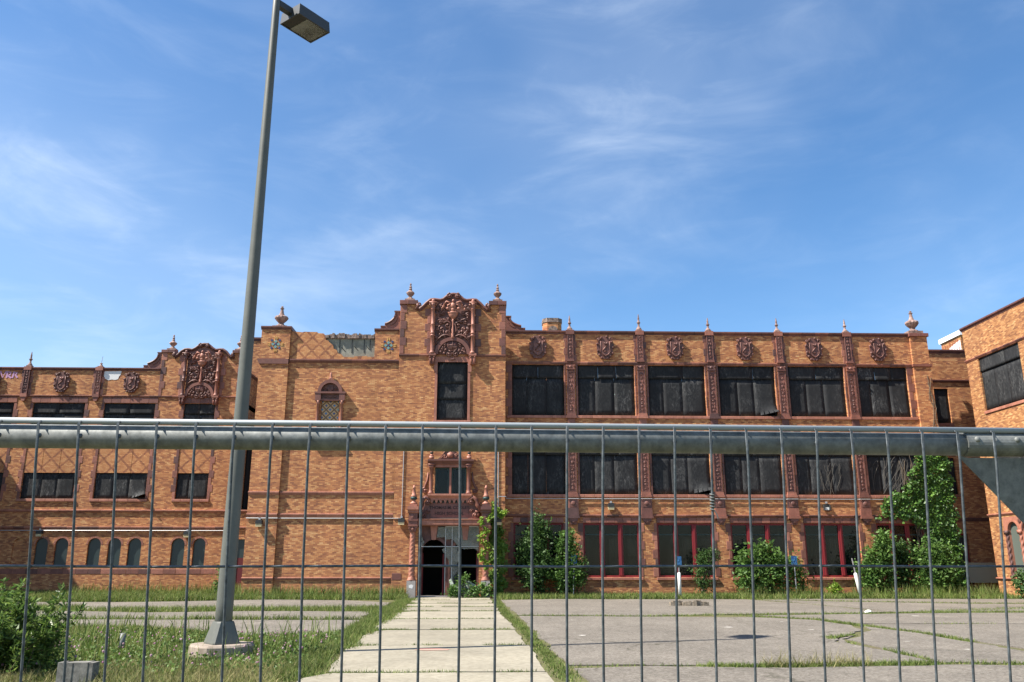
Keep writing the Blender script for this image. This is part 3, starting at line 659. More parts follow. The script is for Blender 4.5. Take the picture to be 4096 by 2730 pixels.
# ---- entrance tower -----------------------------------------------------------------------------
CX = -1.87
GP = [(-4.79, 15.53), (-3.86, 15.53), (-3.82, 15.42), (-3.9, 15.26), (-3.74, 15.24), (-3.55, 15.38), (-3.35, 15.6), (-3.12, 15.79), (-2.95, 15.80), (-2.6, 15.76), (-2.42, 15.82), (-2.2, 16.02), (-2.05, 16.1), (CX, 16.12)]
prof = GP + [(2 * CX - x, z) for x, z in GP[-2::-1]]
poly = [(1.04, 12.3), *[(x, z) for x, z in prof[::-1]], (-4.78, 12.3)]
holes = [(-2.66, -1.02, 9.06, 12.26), (-2.66, -1.02, 5.18, 6.56), (-3.45, -.32, -.05, 3.56)]
wall('brick_wall', S, 'brick', TW, -4.76, 1.02, -.1, 12.3, holes, .4)
MB().prism(poly[::-1], 0, .55).build('gable_wall', 'brick', S, TW)
MB().box(.9, 1.019, .01, 1.2, -.1, 12.3).build('side_wall', 'brick', S, TW)
MB().box(-4.76, 1.02, .4, 8, 12.0, 12.2).build('roof', 'roofing', S, TW)
hall = MB().box(-4.7, .95, 4.9, 5.0, -.1, 12).box(-4.76, -4.66, .42, 5, -.1, 12).box(.86, .9, .42, 5, -.1, 12).box(-4.7, .95, .42, 5, 3.8, 4.0)
hall.build('entrance_hall', 'dark', S, TW)
# curved coping of the gable, laid along its outline
cop = MB()
path = [p for p in prof if -3.95 < p[0] < .2]
cop.tube([(x, -.05, z + .03) for x, z in path], .085, 8); cop.tube([(x, -.02, z - .09) for x, z in path], .05, 6)
for sg in (-1, 1):
    cop.spiral(CX + sg * 1.93, 15.46, .16, 1.2, math.pi / 2, sg, -.06, .05); cop.spiral(CX + sg * .2, 16.02, .17, 1.3, math.pi / 2, -sg, -.12, .05)
go = cop.build('gable_coping', 'terracotta_coping', S, TW, True)
for x0, x1 in ((-4.83, -3.83), (.09, 1.08)):
    for k in range(2): block('coping_block', S, 'terracotta_coping', TW, x0 + (x1 - x0) * k / 2, x0 + (x1 - x0) * (k + 1) / 2, 15.53, 15.77, .1, .68)
def tall_finial(fr, cx, z0, h, d, r=.23):
    zz = lambda t: z0 + t * h
    b = MB().box(cx - .27, cx + .27, d - .25, d + .25, z0, zz(.1))
    b.lathe([(r * .95, zz(.1)), (r * .8, zz(.16)), (r * .35, zz(.24)), (r * .4, zz(.28)), (r * .8, zz(.38)), (r, zz(.45)), (r * .95, zz(.49)), (r * .5, zz(.56)), (r * .3, zz(.62)), (r * .42, zz(.655)), (r * .34, zz(.69)), (r * .22, zz(.74)), (r * .36, zz(.775)), (r * .28, zz(.81)), (r * .14, zz(.86)), (r * .24, zz(.91)), (r * .18, zz(.96)), (r * .05, zz(1))], cx, d, 16, .05)
    return b.build('urn_finial', 'finial', S, fr)
tall_finial(TW, -4.29, 15.77, 1.1, .25); tall_finial(TW, .58, 15.77, 1.1, .25)
for u, sd in ((-4.77, 1), (1.03, -1)): quoins('gable_quoin_block', S, 'terracotta', TW, u, 12.72, 15.52, sd, .5, (.24, .36), .022)
for u, sd in ((-3.08, -1), (-.66, 1)): quoins('gable_quoin_block', S, 'terracotta', TW, u, 12.72, 15.3, sd, .45, (.2, .34), .022)
course('band_block', S, 'terracotta', TW, -4.78, -3.12, P_belt(12.56, 12.7, .07), .55); course('band_block', S, 'terracotta', TW, -.62, 1.04, P_belt(12.56, 12.7, .07), .55)
def ornament(fr, cx, z0, sx, sz, parent=S):
    """carved heraldic panel: colonnettes, crown and bust on a vase, scrolls, arched shield panel"""
    X = lambda x: cx + x * sx
    Z = lambda z: z0 + z * sz
    base = MB().prism([(X(-1.0), Z(0)), (X(1.0), Z(0)), (X(1.0), Z(3.05)), (X(.55), Z(3.1)), (X(.2), Z(3.36)), (X(-.2), Z(3.36)), (X(-.55), Z(3.1)), (X(-1.0), Z(3.05))], -.04, .03)
    o = base.build('carved_gable_panel', 'terracotta_carved', parent, fr)
    for sg in (-1, 1):
        c = MB(); x = X(sg * 1.1); r = .105 * sx
        c.lathe([(r * 1.5, Z(.0)), (r * 1.45, Z(.08)), (r * 1.1, Z(.12)), (r, Z(.16)), (r, Z(.98)), (r * 1.3, Z(1.0)), (r * 1.3, Z(1.03)), (r * 1.0, Z(1.06)), (r * 1.0, Z(1.12)), (r * 1.3, Z(1.14)), (r * 1.3, Z(1.17)), (r * .95, Z(1.2)), (r * 1.18, Z(1.4)), (r * .95, Z(1.62)), (r * 1.25, Z(1.65)), (r * .92, Z(1.69)), (r * .9, Z(2.5)), (r * 1.2, Z(2.53)), (r, Z(2.57)), (r * 1.2, Z(2.7)), (r * 1.9, Z(2.84))], x, -.16, 16, .05)
        c.box(x - r * 2, x + r * 2, -.34, .02, Z(2.84), Z(2.92)); c.ball((x, -.16, Z(3.0)), (r * 1.0, .1, .13), 8, 5)
        for s2 in (-1, 1): c.ball((x + s2 * r * 1.6, -.26, Z(2.76)), .055, 6, 4)
        c.build('colonnette', 'terracotta', o, fr, True)
        k = MB().box(x - r * 2, x + r * 2, -.3, .02, Z(-.13), Z(0)).prism([(x - r * 1.3, Z(-.58)), (x + r * 1.3, Z(-.58)), (x + r * 1.8, Z(-.13)), (x - r * 1.8, Z(-.13))], -.2, .02)
        for s2 in (-1, 1): k.ball((x + s2 * r * .8, -.22, Z(-.4)), (.06, .09, .17), 6, 5); k.ball((x + s2 * r * 1.1, -.24, Z(-.2)), (.06, .07, .07), 6, 4)
        k.build('corbel', 'terracotta', o, fr)
    a = MB(); a.ring(X(0), Z(-.02), .78 * sx, .98 * sx, 0, math.pi, -.17, .0, 18, .98 * sz / sx); a.build('arch_moulding', 'terracotta', o, fr)
    h = MB()
    sh = [(X(-.27), Z(.78)), (X(-.25), Z(.4)), (X(-.22), Z(.26)), (X(0), Z(.17)), (X(.22), Z(.26)), (X(.25), Z(.4)), (X(.27), Z(.78)), (X(.1), Z(.74)), (X(0), Z(.8)), (X(-.1), Z(.74))]
    h.prism(sh, -.13, -.03); h.tube([(x, -.13, z) for x, z in sh + sh[:1]], .02, 5)
    h.tube([(X(0), -.14, Z(.2)), (X(0), -.14, Z(.78))], .014, 4); h.tube([(X(-.25), -.14, Z(.5)), (X(.25), -.14, Z(.5))], .014, 4)
    for k in range(5): h.tube([(X(.04 + .04 * k), -.135, Z(.27)), (X(.04 + .04 * k), -.135, Z(.46))], .009, 4)
    for i in range(3):
        for j in range(3): h.ball((X(-.05 - .07 * i), -.135, Z(.30 + .07 * j)), .02, 5, 3)
    for sg in (-1, 1): h.spiral(X(sg * .2), Z(-.0), .19, 1.3, math.pi / 2, sg, -.11, .045, 16, 6)
    h.build('heraldic_shield', 'terracotta_carved', o, fr, True)
    f = MB()
    # bust, crown basin and vase on the axis
    f.ball((X(0), -.2, Z(2.98)), (.075, .08, .1)); f.ball((X(0), -.17, Z(2.72)), (.16, .1, .19)); f.ball((X(0), -.15, Z(2.5)), (.12, .09, .14))
    for sg in (-1, 1):
        f.tube([(X(sg * .12), -.17, Z(2.82)), (X(sg * .3), -.18, Z(2.74)), (X(sg * .28), -.19, Z(2.58))], [.05, .045, .035], 6); f.ball((X(sg * .3), -.17, Z(2.55)), .085, 7, 5)
        f.tube([(X(sg * .15), -.12, Z(2.88)), (X(sg * .38), -.13, Z(2.98)), (X(sg * .5), -.12, Z(2.82)), (X(sg * .46), -.1, Z(2.6))], [.05, .045, .04, .03], 6)
        for k in range(4): f.ball((X(sg * (.42 + .07 * k)), -.09, Z(2.9 - .12 * k)), (.05, .04, .1), 5, 4)
    f.lathe([(.1, Z(1.98)), (.2, Z(2.12)), (.25, Z(2.22)), (.25, Z(2.27)), (.29, Z(2.3)), (.29, Z(2.36)), (.24, Z(2.4))], X(0), -.07, 14, 0, .55)
    f.lathe([(.05, Z(.86)), (.1, Z(.92)), (.06, Z(1.0)), (.085, Z(1.1)), (.05, Z(1.2)), (.075, Z(1.36)), (.04, Z(1.5)), (.04, Z(1.8)), (.07, Z(1.9)), (.03, Z(1.98))], X(0), -.09, 10)
    f.build('carved_bust', 'terracotta_pale', o, fr @ Matrix.Translation((0, -.07, 0)), True)
    g = MB(); rnd = random.Random(11)
    sp_ = [(.30, 1.62, .24, 1), (.62, 1.42, .20, -1), (.34, 1.22, .18, -1), (.7, 1.8, .17, 1), (.72, 1.08, .16, 1), (.48, 1.95, .15, -1), (.8, 2.2, .14, 1), (.55, 2.35, .15, -1), (.85, 1.4, .1, 1), (.86, .95, .1, -1), (.84, 2.6, .1, -1), (.68, 2.7, .09, 1), (.45, .98, .13, 1), (.86, 1.65, .09, -1), (.28, 1.95, .1, 1)]
    for x, z, r, d in sp_:
        for sg in (-1, 1): g.spiral(X(sg * x), Z(z), r * sx, 1.25, rnd.uniform(0, 1.2) if sg > 0 else math.pi - rnd.uniform(0, 1.2), d * sg, -.075, .03 + r * .07, 14, 5)
    for sg in (-1, 1):
        g.tube([(X(sg * .04), -.08, Z(1.1)), (X(sg * .2), -.1, Z(1.3)), (X(sg * .14), -.1, Z(1.7)), (X(sg * .4), -.09, Z(1.9)), (X(sg * .8), -.08, Z(2.05)), (X(sg * .88), -.08, Z(2.4)), (X(sg * .6), -.08, Z(2.55))], [.03, .04, .035, .04, .035, .03, .025], 6)
        g.tube([(X(sg * .06), -.08, Z(.95)), (X(sg * .35), -.1, Z(1.08)), (X(sg * .6), -.1, Z(1.0)), (X(sg * .85), -.09, Z(.8)), (X(sg * .93), -.08, Z(.5))], [.03, .04, .04, .03, .02], 6)
        for k in range(46):
            z = rnd.uniform(.55, 2.9); x = rnd.uniform(.12, .94)
            if z < 1.05 and (x * x + (z / 1.0) ** 2) < 1.05: continue
            g.ball((X(sg * x), -.05, Z(z)), (rnd.uniform(.02, .055), .035, rnd.uniform(.02, .055)), 5, 4)
        for x, z, r in ((.42, .5, .13), (.58, .28, .12), (.36, .22, .08), (.5, .66, .08), (.64, .1, .08), (.44, .05, .07)): g.spiral(X(sg * x), Z(z), r * sx, 1.2, rnd.uniform(0, 6), sg, -.075, .028, 12, 5)
        for k in range(9): g.ball((X(sg * rnd.uniform(.3, .7)), -.06, Z(rnd.uniform(.03, .55))), .035, 5, 4)
    g.build('scrollwork', 'terracotta_carved', o, fr @ Matrix.Translation((0, -.06, 0)), True)
    return o
ornament(TW, CX, 12.7, 1.0, 1.0)
# eared frame of the upper tower window and its three boards
uw = MB().box(-2.86, -2.66, -.07, .1, 11.72, 12.56).box(-1.02, -.82, -.07, .1, 11.72, 12.56).box(-2.66, -1.02, -.06, .1, 12.26, 12.56)
uw.box(-2.80, -2.66, -.05, .1, 9.06, 11.72).box(-1.02, -.88, -.05, .1, 9.06, 11.72)
uo = uw.build('tower_window_frame', 'terracotta_pale', S, TW)
MB().spiral(CX, 12.42, .1, 1, 0, 1, -.08, .03).ball((CX, -.08, 12.42), (.17, .05, .08)).build('frame_crest', 'terracotta_carved', uo, TW)
for k in range(3): block('sill_block', uo, 'terracotta_pale', TW, -2.86 + .68 * k, -2.18 + .68 * k, 8.9, 9.06, .09, .25)
for z0, z1, d, ti in ((9.07, 10.24, .1, .0), (10.2, 11.12, .085, .03), (11.08, 12.26, .1, .03)): sheet('plywood_sheet', uo, 'plywood', TW, -2.65, -1.03, z0, z1, d, .012, ti)

# ---- entrance portal ----------------------------------------------------------------------------
po = MB().box(-3.52, -.18, -.36, .02, 3.57, 3.83).build('entrance_portal', 'terracotta', S, TW)
for k in range(7): block('lintel_block', po, 'terracotta_pale', TW, -3.5 + 3.3 * k / 7, -3.5 + 3.3 * (k + 1) / 7, 3.6, 3.82, .375, .05)
MB().extrude_u([(.0, 3.82), (-.38, 3.82), (-.42, 3.86), (-.42, 3.9), (.0, 3.9)], -3.5, -.2).build('lintel_ledge', 'terracotta_pale', po, TW)
for x in (-3.69, .03):
    pc = MB().box(x - .22, x + .22, -.72, -.26, 0, .84).build('column_pedestal', 'granite', po, TW)
    cl = MB(); n, k = 16, 40                                          # twisted shaft
    vs_, fs_ = [], []
    for j in range(k + 1):
        z = 1.0 + (3.2 - 1.0) * j / k
        for i in range(n):
            a = 2 * math.pi * i / n; r = (.155 - .02 * j / k) * (1 + .13 * math.cos(4 * (a - j * .42)))
            vs_.append((x + r * math.cos(a), -.5 + r * math.sin(a), z))
    fs_ = [(j * n + i, j * n + (i + 1) % n, (j + 1) * n + (i + 1) % n, (j + 1) * n + i) for j in range(k) for i in range(n)]
    cl.add(vs_, fs_); cl.lathe([(.23, .84), (.23, .9), (.19, .94), (.2, .97), (.16, 1.0)], x, -.5, 16); cl.lathe([(.14, 3.19), (.17, 3.21), (.14, 3.24)], x, -.5, 16)
    co = cl.build('twisted_column', 'terracotta_pale', po, TW, True)
    ca = MB().prism([(x - .15, 3.24), (x + .15, 3.24), (x + .22, 3.5), (x - .22, 3.5)], -.68, -.32).box(x - .25, x + .25, -.74, -.1, 3.5, 3.56)
    for sg in (-1, 1): ca.spiral(x + sg * .17, 3.42, .08, 1, 0, sg, -.7, .025, 9, 5)
    ca.ball((x, -.69, 3.36), (.08, .05, .09)); ca.build('capital', 'terracotta', po, TW)
    MB().box(x - .23, x + .23, -.7, .0, 3.56, 3.78).box(x - .27, x + .27, -.74, .0, 3.78, 3.84).box(x - .22, x + .22, -.68, .0, 3.84, 4.16).build('entablature_block', 'terracotta', po, TW)
    MB().box(x - .11, x + .11, -.70, -.675, 3.88, 4.12).ball((x, -.70, 4.0), (.07, .03, .09)).build('carved_square', 'terracotta_carved', po, TW)
    MB().extrude_u([(0, 4.16), (-.7, 4.16), (-.74, 4.22), (-.74, 4.26), (-.8, 4.34), (-.8, 4.5), (0, 4.5)], x - .28, x + .28).box(x - .2, x + .2, -.7, -.3, 4.5, 4.62).build('entablature_cornice', 'terracotta', po, TW)
    MB().lathe([(.19, 4.62), (.2, 4.68), (.11, 4.74), (.07, 4.8), (.1, 4.84)], x, -.5, 14).lathe([(.15, 4.99), (.17, 5.03), (.115, 5.1), (.075, 5.42), (.1, 5.44), (.06, 5.5), (.03, 5.6)], x, -.5, 14).build('portal_finial', 'terracotta_pale', po, TW, True)
    MB().lathe([(.09, 4.83), (.16, 4.87), (.18, 4.93), (.15, 5.0)], x, -.5, 14).build('green_urn_band', 'dark_green', po, TW, True)
MB().box(-2.86, -.86, -.1, .02, 3.94, 4.72).build('name_tablet', 'tablet', po, TW)
MB().box(-2.8, -.9, -.13, -.095, 3.9, 3.95).build('green_fillet', 'dark_green', po, TW)
for body, z, sz in (('THOMAS M. COOLEY', 4.47, .215), ('HIGH SCHOOL', 4.17, .225)):
    fc = bpy.data.curves.new('lettering', 'FONT'); fc.body = body; fc.size = sz; fc.extrude = .004; fc.align_x = 'CENTER'; fc.align_y = 'CENTER'; fc.offset = .006
    fo = bpy.data.objects.new('tmp', fc); COL.objects.link(fo); dg = bpy.context.evaluated_depsgraph_get()
    me = bpy.data.meshes.new_from_object(fo.evaluated_get(dg)); bpy.data.objects.remove(fo)
    me.transform(TW @ Matrix.Translation((CX, -.106, z)) @ Matrix.Rotation(R(90), 4, 'X')); me.materials.clear(); me.materials.append(M['letter']); me.name = 'lettering'
    newobj('lettering', me, po)
sc = MB(); sc.box(-2.86, -.86, -.24, .0, 4.86, 4.94)
for k in range(9):
    x = -2.78 + (1.84) * k / 8; sc.prism([(x - .035, 4.72), (x + .035, 4.72), (x + .09, 4.86), (x - .09, 4.86)], -.22, -.02); sc.ball((x, -.13, 4.73), (.045, .09, .045), 6, 4)
sc.build('scalloped_frieze', 'terracotta_pale', po, TW)
MB().box(-2.84, -.88, -.07, .0, 4.72, 4.86).build('green_frieze_ground', 'dark_green', po, TW)
MB().extrude_u([(0, 4.94), (-.24, 4.94), (-.36, 5.08), (-.36, 5.17), (0, 5.17)], -3.0, -.72).build('balcony_cornice', 'terracotta_pale', po, TW)
for sg in (-1, 1):
    x = CX + sg * 1.28; b = MB()
    b.tube([(x - sg * .2, -.22, 4.72), (x - sg * .24, -.24, 4.86), (x - sg * .06, -.25, 5.0), (x + sg * .12, -.25, 4.86), (x + sg * .14, -.25, 4.6), (x + sg * .3, -.24, 4.34), (x + sg * .42, -.2, 4.3)], [.05, .08, .1, .12, .12, .1, .07], 8)
    b.spiral(x - sg * .14, 4.76, .15, 1.2, math.pi / 2, sg, -.27, .05); b.spiral(x + sg * .06, 4.1, .2, 1.4, math.pi / 2, -sg, -.22, .055); b.spiral(x - sg * .14, 4.3, .12, 1.2, 0, sg, -.18, .03)
    b.build('scroll_console', 'terracotta', po, TW, True)
    MB().box(*sorted((x - sg * .28, x + sg * .3)), -.1, .0, 3.9, 4.75).build('console_ground', 'terracotta_carved', po, TW)
# window over the portal
pw = MB().box(-2.66, -1.02, -.1, .1, 6.56, 6.72).box(-1.91, -1.80, -.05, .1, 5.18, 6.56).build('portal_window', 'terracotta', po, TW)
MB().extrude_u([(0, 6.72), (-.2, 6.72), (-.24, 6.78), (-.34, 6.88), (-.34, 6.96), (0, 6.96)], -3.05, -.64).build('window_cornice', 'terracotta', po, TW)
for x in (-2.85, -.88):
    MB().box(x - .17, x + .17, -.3, 0, 6.66, 6.72).prism([(x - .1, 6.48), (x + .1, 6.48), (x + .16, 6.66), (x - .16, 6.66)], -.28, -.02).lathe([(.15, 5.17), (.15, 5.24), (.1, 5.29), (.095, 5.4), (.105, 5.7), (.085, 6.44), (.12, 6.46), (.1, 6.5)], x, -.16, 14).build('window_column', 'terracotta', po, TW, True)
    MB().box(x - .12, x + .12, -.3, -.06, 6.96, 7.12).lathe([(.1, 7.12), (.11, 7.17), (.05, 7.24)], x, -.18, 12).lathe([(.09, 7.32), (.1, 7.35), (.06, 7.4), (.04, 7.56), (.06, 7.6), (.02, 7.68)], x, -.18, 12).build('portal_finial', 'terracotta_pale', po, TW, True)
    MB().lathe([(.05, 7.24), (.09, 7.28), (.085, 7.33)], x, -.18, 12).build('green_urn_band', 'dark_green', po, TW, True)
    s2 = -1 if x < CX else 1
    MB().spiral(x + s2 * .3, 5.36, .17, 1.2, math.pi / 2, -s2, -.05, .05).tube([(x + s2 * .17, -.04, 6.3), (x + s2 * .2, -.04, 5.9), (x + s2 * .3, -.04, 5.6), (x + s2 * .44, -.04, 5.4)], [.03, .05, .06, .05], 6).build('side_scroll', 'terracotta', po, TW, True)
cr = MB().prism([(-2.55, 6.97), (-1.15, 6.97), (-1.35, 7.1), (-1.55, 7.34), (-1.7, 7.4), (-1.76, 7.52), (CX, 7.56), (-1.98, 7.52), (-2.04, 7.4), (-2.2, 7.34), (-2.4, 7.1)], -.16, -.04)
co_ = cr.build('window_crest', 'terracotta_carved', po, TW)
g = MB().prism([(CX - .13, 7.05), (CX + .13, 7.05), (CX + .17, 7.26), (CX, 7.36), (CX - .17, 7.26)], -.22, -.15)
for sg in (-1, 1): g.spiral(CX + sg * .3, 7.14, .13, 1.2, 0, sg, -.18, .03); g.spiral(CX + sg * .46, 7.06, .08, 1.1, 0, -sg, -.18, .025); g.tube([(CX + sg * .14, -.18, 7.44), (CX + sg * .3, -.18, 7.36), (CX + sg * .5, -.18, 7.1)], .025, 5)
g.build('crest_relief', 'terracotta', co_, TW, True)
for x0, x1 in ((-2.66, -1.91), (-1.80, -1.02)):
    f = MB().box(x0, x1, .12, .2, 6.48, 6.56).box(x0, x1, .12, .2, 5.18, 5.24).box(x0, x0 + .09, .12, .2, 5.24, 6.48).box(x1 - .09, x1, .12, .2, 5.24, 6.48).build('window_sash', 'dark_green', po, TW)
    MB().box(x0 + .09, x1 - .09, .155, .16, 5.24, 6.48).build('pane', 'glass', po, TW)
# twin arched doorway, set back, with broken plastic sheeting over it
DA = [(-2.64, .60), (-1.02, .60)]
aw = MB(); top, spr = 3.56, 2.28; xs = [-3.45]; n = 12
def arch_wall(mb, x0, x1, arches, spr, z0, top, d0, d1):
    cur = x0
    for c, r in arches:
        mb.box(cur, c - r, d0, d1, z0, top)
        for i in range(n):
            a0, a1 = math.pi - math.pi * i / n, math.pi - math.pi * (i + 1) / n
            p0, p1 = (c + r * math.cos(a0), spr + r * math.sin(a0)), (c + r * math.cos(a1), spr + r * math.sin(a1))
            mb.prism([p0, p1, (p1[0], top), (p0[0], top)], d0, d1)
        cur = c + r
    mb.box(cur, x1, d0, d1, z0, top)
arch_wall(aw, -3.45, -.32, DA, spr, 0, top, .22, .5); aw.build('doorway_arches', 'terracotta_carved', po, TW)
for c, r in DA:
    MB().ring(c, spr, r, r + .15, 0, math.pi, .15, .3, 16).build('arch_ring', 'terracotta', po, TW)
    MB().prism([(c - .12, 2.85), (c + .1, 2.85), (c + .18, 3.56), (c - .2, 3.56)], -.02, .2).build('keystone', 'terracotta_pale', po, TW)
MB().lathe([(.12, .0), (.12, .1), (.085, .16), (.08, 2.1), (.11, 2.14), (.13, 2.28)], -1.83, .16, 12).build('centre_colonnette', 'terracotta_pale', po, TW, True)
MB().box(-3.26, -3.2, .5, .58, 0, 2.2).build('door_frame', 'red', po, TW); MB().box(-.46, -.4, .5, .58, 0, 2.2).build('door_frame', 'red', po, TW)
dl = MB().box(-2.2, -2.14, .6, 1.25, .06, 2.15).build('door_leaf', 'red', po, TW)
ps = MB().box(-2.06, -2.03, .0, .04, 0, 3.5).box(-1.72, -1.69, .0, .04, 0, 3.5).box(-3.4, -.3, .0, .03, 2.5, 2.53).box(-2.06, -.3, .0, .03, 3.5, 3.54).build('sheeting_frame', 'conduit', po, TW)
for pl in ([(-2.44, 3.5), (-2.5, 2.96), (-2.1, 2.98), (-2.02, 2.86), (-1.7, 2.9), (-1.4, 2.52), (-.32, 2.53), (-.32, 3.5)],
           [(-2.02, 2.5), (-1.72, 2.5), (-1.4, 2.5), (-1.42, 2.3), (-1.3, 2.2), (-1.24, 1.9), (-1.42, 1.7), (-1.36, 1.3), (-1.2, 1.05), (-1.3, .6), (-1.5, .45), (-1.62, .9), (-1.72, .5), (-1.76, 1.4), (-1.9, 1.9), (-2.02, 2.0)],
           [(-3.42, 2.9), (-3.3, 3.1), (-3.12, 2.72), (-3.2, 2.6), (-3.4, 2.4)],
           [(-2.22, 2.36), (-2.04, 2.5), (-2.04, 2.16), (-2.12, 2.2)],
           [(-1.66, .1), (-.9, .1), (-1.1, .5), (-1.4, 1.3), (-1.62, 1.0)],
           [(-1.36, 2.48), (-.34, 2.48), (-.34, 2.3), (-.6, 2.42), (-1.1, 2.38)]):
    a = sum(p[0] * q[1] - q[0] * p[1] for p, q in zip(pl, pl[1:] + pl[:1]))
    MB().prism(pl if a > 0 else pl[::-1], .034, .04).build('plastic_sheet', 'plexi', po, TW)
MB().box(-3.46, -.3, -.3, .2, 0, .1).build('threshold', 'granite', po, TW)
MB().prism([(-3.79, .5), (-3.62, .46), (-3.56, .6), (-3.66, .66), (-3.8, .62)], -.726, -.72).build('white_paint_blot', 'paint_white', po, TW)
quoins('quoin_block', S, 'terracotta', TW, -4.74, .86, 1.2, 1, .34, (.5, .5), .01)

# ---- stair block left of the tower --------------------------------------------------------------
wall('brick_wall', S, 'brick', SW, -10.74, -4.74, -.1, 12.22, [(-8.85, -7.89, 7.95, 10.12)], .16)
MB().box(-12.28, -10.72, 0, 4, -.1, 14.04).build('corner_pier', 'brick', S, TW)
MB().prism([(-12.42, 12.38), (-12.28, 12.1), (-10.72, 12.1), (-10.72, 12.38)][::-1][::-1], -.06, .2).build('pier_corbel', 'terracotta', S, TW)
course('coping_block', S, 'terracotta_coping', TW, -12.33, -10.66, P_coping(14.03, .18, .08, 1.4), .56)
urn(S, TW, -11.42, 14.21, 1.34, .6, .36, .4)
course('cornice_block', S, 'terracotta_coping', SW, -10.7, -4.78, P_belt(12.2, 12.4, .1), .8)
for z0, z1, o in ((5.12, 5.3, .07), (3.99, 4.18, .08), (.86, 1.0, .06)):
    course('belt_block', S, 'terracotta_pale' if z0 < 6 else 'terracotta', SW, -10.7, -4.78, P_belt(z0, z1, o), .66)
    course('belt_block', S, 'terracotta_pale', TW, -12.3, -10.72, P_belt(z0, z1, o), .52)
# parapet: brick veneer with a lattice of dark headers, torn off over half its length
ve = [(-10.72, 12.4), (-6.12, 12.4), (-6.12, 12.55), (-6.5, 12.56), (-6.52, 12.6), (-7.2, 12.58), (-7.25, 12.52), (-7.82, 12.56), (-7.9, 12.68), (-8.1, 12.74), (-8.2, 12.95), (-8.36, 13.0), (-8.4, 13.2), (-8.62, 13.38), (-8.66, 13.46), (-8.82, 13.5), (-8.8, 13.72), (-8.95, 13.86), (-9.26, 13.88), (-9.3, 13.94), (-10.0, 13.95), (-10.1, 13.92), (-10.72, 13.97)]
MB().prism(ve, 0, .12).build('lattice_parapet', 'brick_lattice', S, SW)
MB().box(-10.72, -6.1, .121, .5, 12.4, 13.62).build('bare_concrete_parapet', 'concrete', S, SW)
rb = MB(); rnd = random.Random(3); x = -9.3
while x < -6.12:
    wd = rnd.uniform(.08, .22); hh = rnd.uniform(.18, .28)
    z = 13.6; px_ = [(x + rnd.uniform(-.02, .02), z), (x + wd, z), (x + wd + rnd.uniform(-.04, .03), z + hh), (x + wd * .4, z + hh + rnd.uniform(-.03, .05)), (x - .02, z + hh * .8)]
    if x > -8.9: rb.prism(px_, .02 + rnd.uniform(-.05, .05), .45)
    x += wd * .9
rb.box(-8.85, -6.12, .1, .44, 13.58, 13.72); rb.build('broken_masonry', 'rubble', S, SW)
for x, z0 in ((-8.05, 12.72), (-7.38, 12.8), (-6.72, 12.82), (-6.4, 12.98)):
    MB().box(x - .018, x + .018, .095, .125, z0, 13.56).build('steel_tie', 'fixture', S, SW)
    if z0 < 12.9: MB().prism([(x + .08, z0 + .4), (x + .12, z0 + .4), (x + .36, z0 + .14), (x + .3, z0 + .14)][::-1], .112, .125).build('dark_streak', 'dark', S, SW)  # thin dark strip on the concrete, slanting down to the right of the tie
MB().box(-6.12, -4.76, -.04, .6, 12.36, 14.0).build('parapet_pier', 'brick', S, SW)
course('coping_block', S, 'terracotta_coping', SW, -6.18, -4.78, P_coping(13.98, .17, .1, .62), .7)
shoulder(SW, -4.8, -1, 14.15, 15.14, 1.06, .05, .4)
MB().box(-10.7, -4.76, .6, 8, 11.9, 12.1).build('roof', 'roofing', S, SW)
MB().box(-12.2, -4.7, 7.8, 8, 0, 12).build('rear_wall', 'brick', S, SW)
def rosette(cx, cz, fr):
    r = MB().box(cx - .02, cx + .02, -.012, .01, cz - .02, cz + .02).build('tile_rosette', 'tile_brown', S, fr)
    def dia(x, z, a, c, m, sq=False):
        p = [(x - a, z - c), (x + a, z - c), (x + a, z + c), (x - a, z + c)] if sq else [(x, z - c), (x + a, z), (x, z + c), (x - a, z)]
        MB().prism(p, -.022, .01).build('tile', m, r, fr)
    for dx_, dz in ((0, .15), (0, -.15), (.15, 0), (-.15, 0)): dia(cx + dx_, cz + dz, .095, .095, 'tile_turq')
    dia(cx, cz, .075, .075, 'tile_navy', False)
    for dx_ in (-1, 1):
        for dz in (-1, 1): dia(cx + dx_ * .21, cz + dz * .21, .05, .05, 'tile_navy', True)
        for q in (-1, 1):
            dia(cx + dx_ * .05, cz + q * .35, .04, .11, 'tile_ochre'); dia(cx + q * .34, cz + dx_ * .05, .10, .04, 'tile_ochre')
rosette(-11.48, 13.2, TW); rosette(-5.38, 13.2, frame(0, 44.08))
# tiled blind niche with hood
no = MB().box(-8.85, -7.89, .1, .15, 7.95, 10.12).build('tiled_niche', 'tile_brown', S, SW)
for i in range(-1, 9):
    for j in range(3):
        x = -8.58 + .43 * (j - (0 if i % 2 == 0 else .5)); z = 9.86 - .215 * i
        if x < -8.86 or x > -7.88 or z < 8.05: continue
        def dd(h, m, d0):
            p = [(max(-8.84, min(-7.9, x + h * a)), max(7.97, min(10.1, z + h * c))) for a, c in ((0, -1), (1, 0), (0, 1), (-1, 0))]
            MB().prism(p, d0, .12).build('tile', m, no, SW)
        dd(.168, 'tile_cream', .088); dd(.075, 'tile_blue' if (i + j) % 3 else 'tile_turq' if i % 4 == 1 else 'tile_navy', .08)
nf = MB()
for x in (-9.0, -7.74): nf.lathe([(.11, 7.95), (.11, 8.0), (.075, 8.05), (.085, 9.0), (.07, 9.9), (.1, 9.92), (.09, 9.97), (.13, 10.1)], x, -.08, 12).build('niche_colonnette', 'terracotta_pale', no, SW, True); nf = MB()
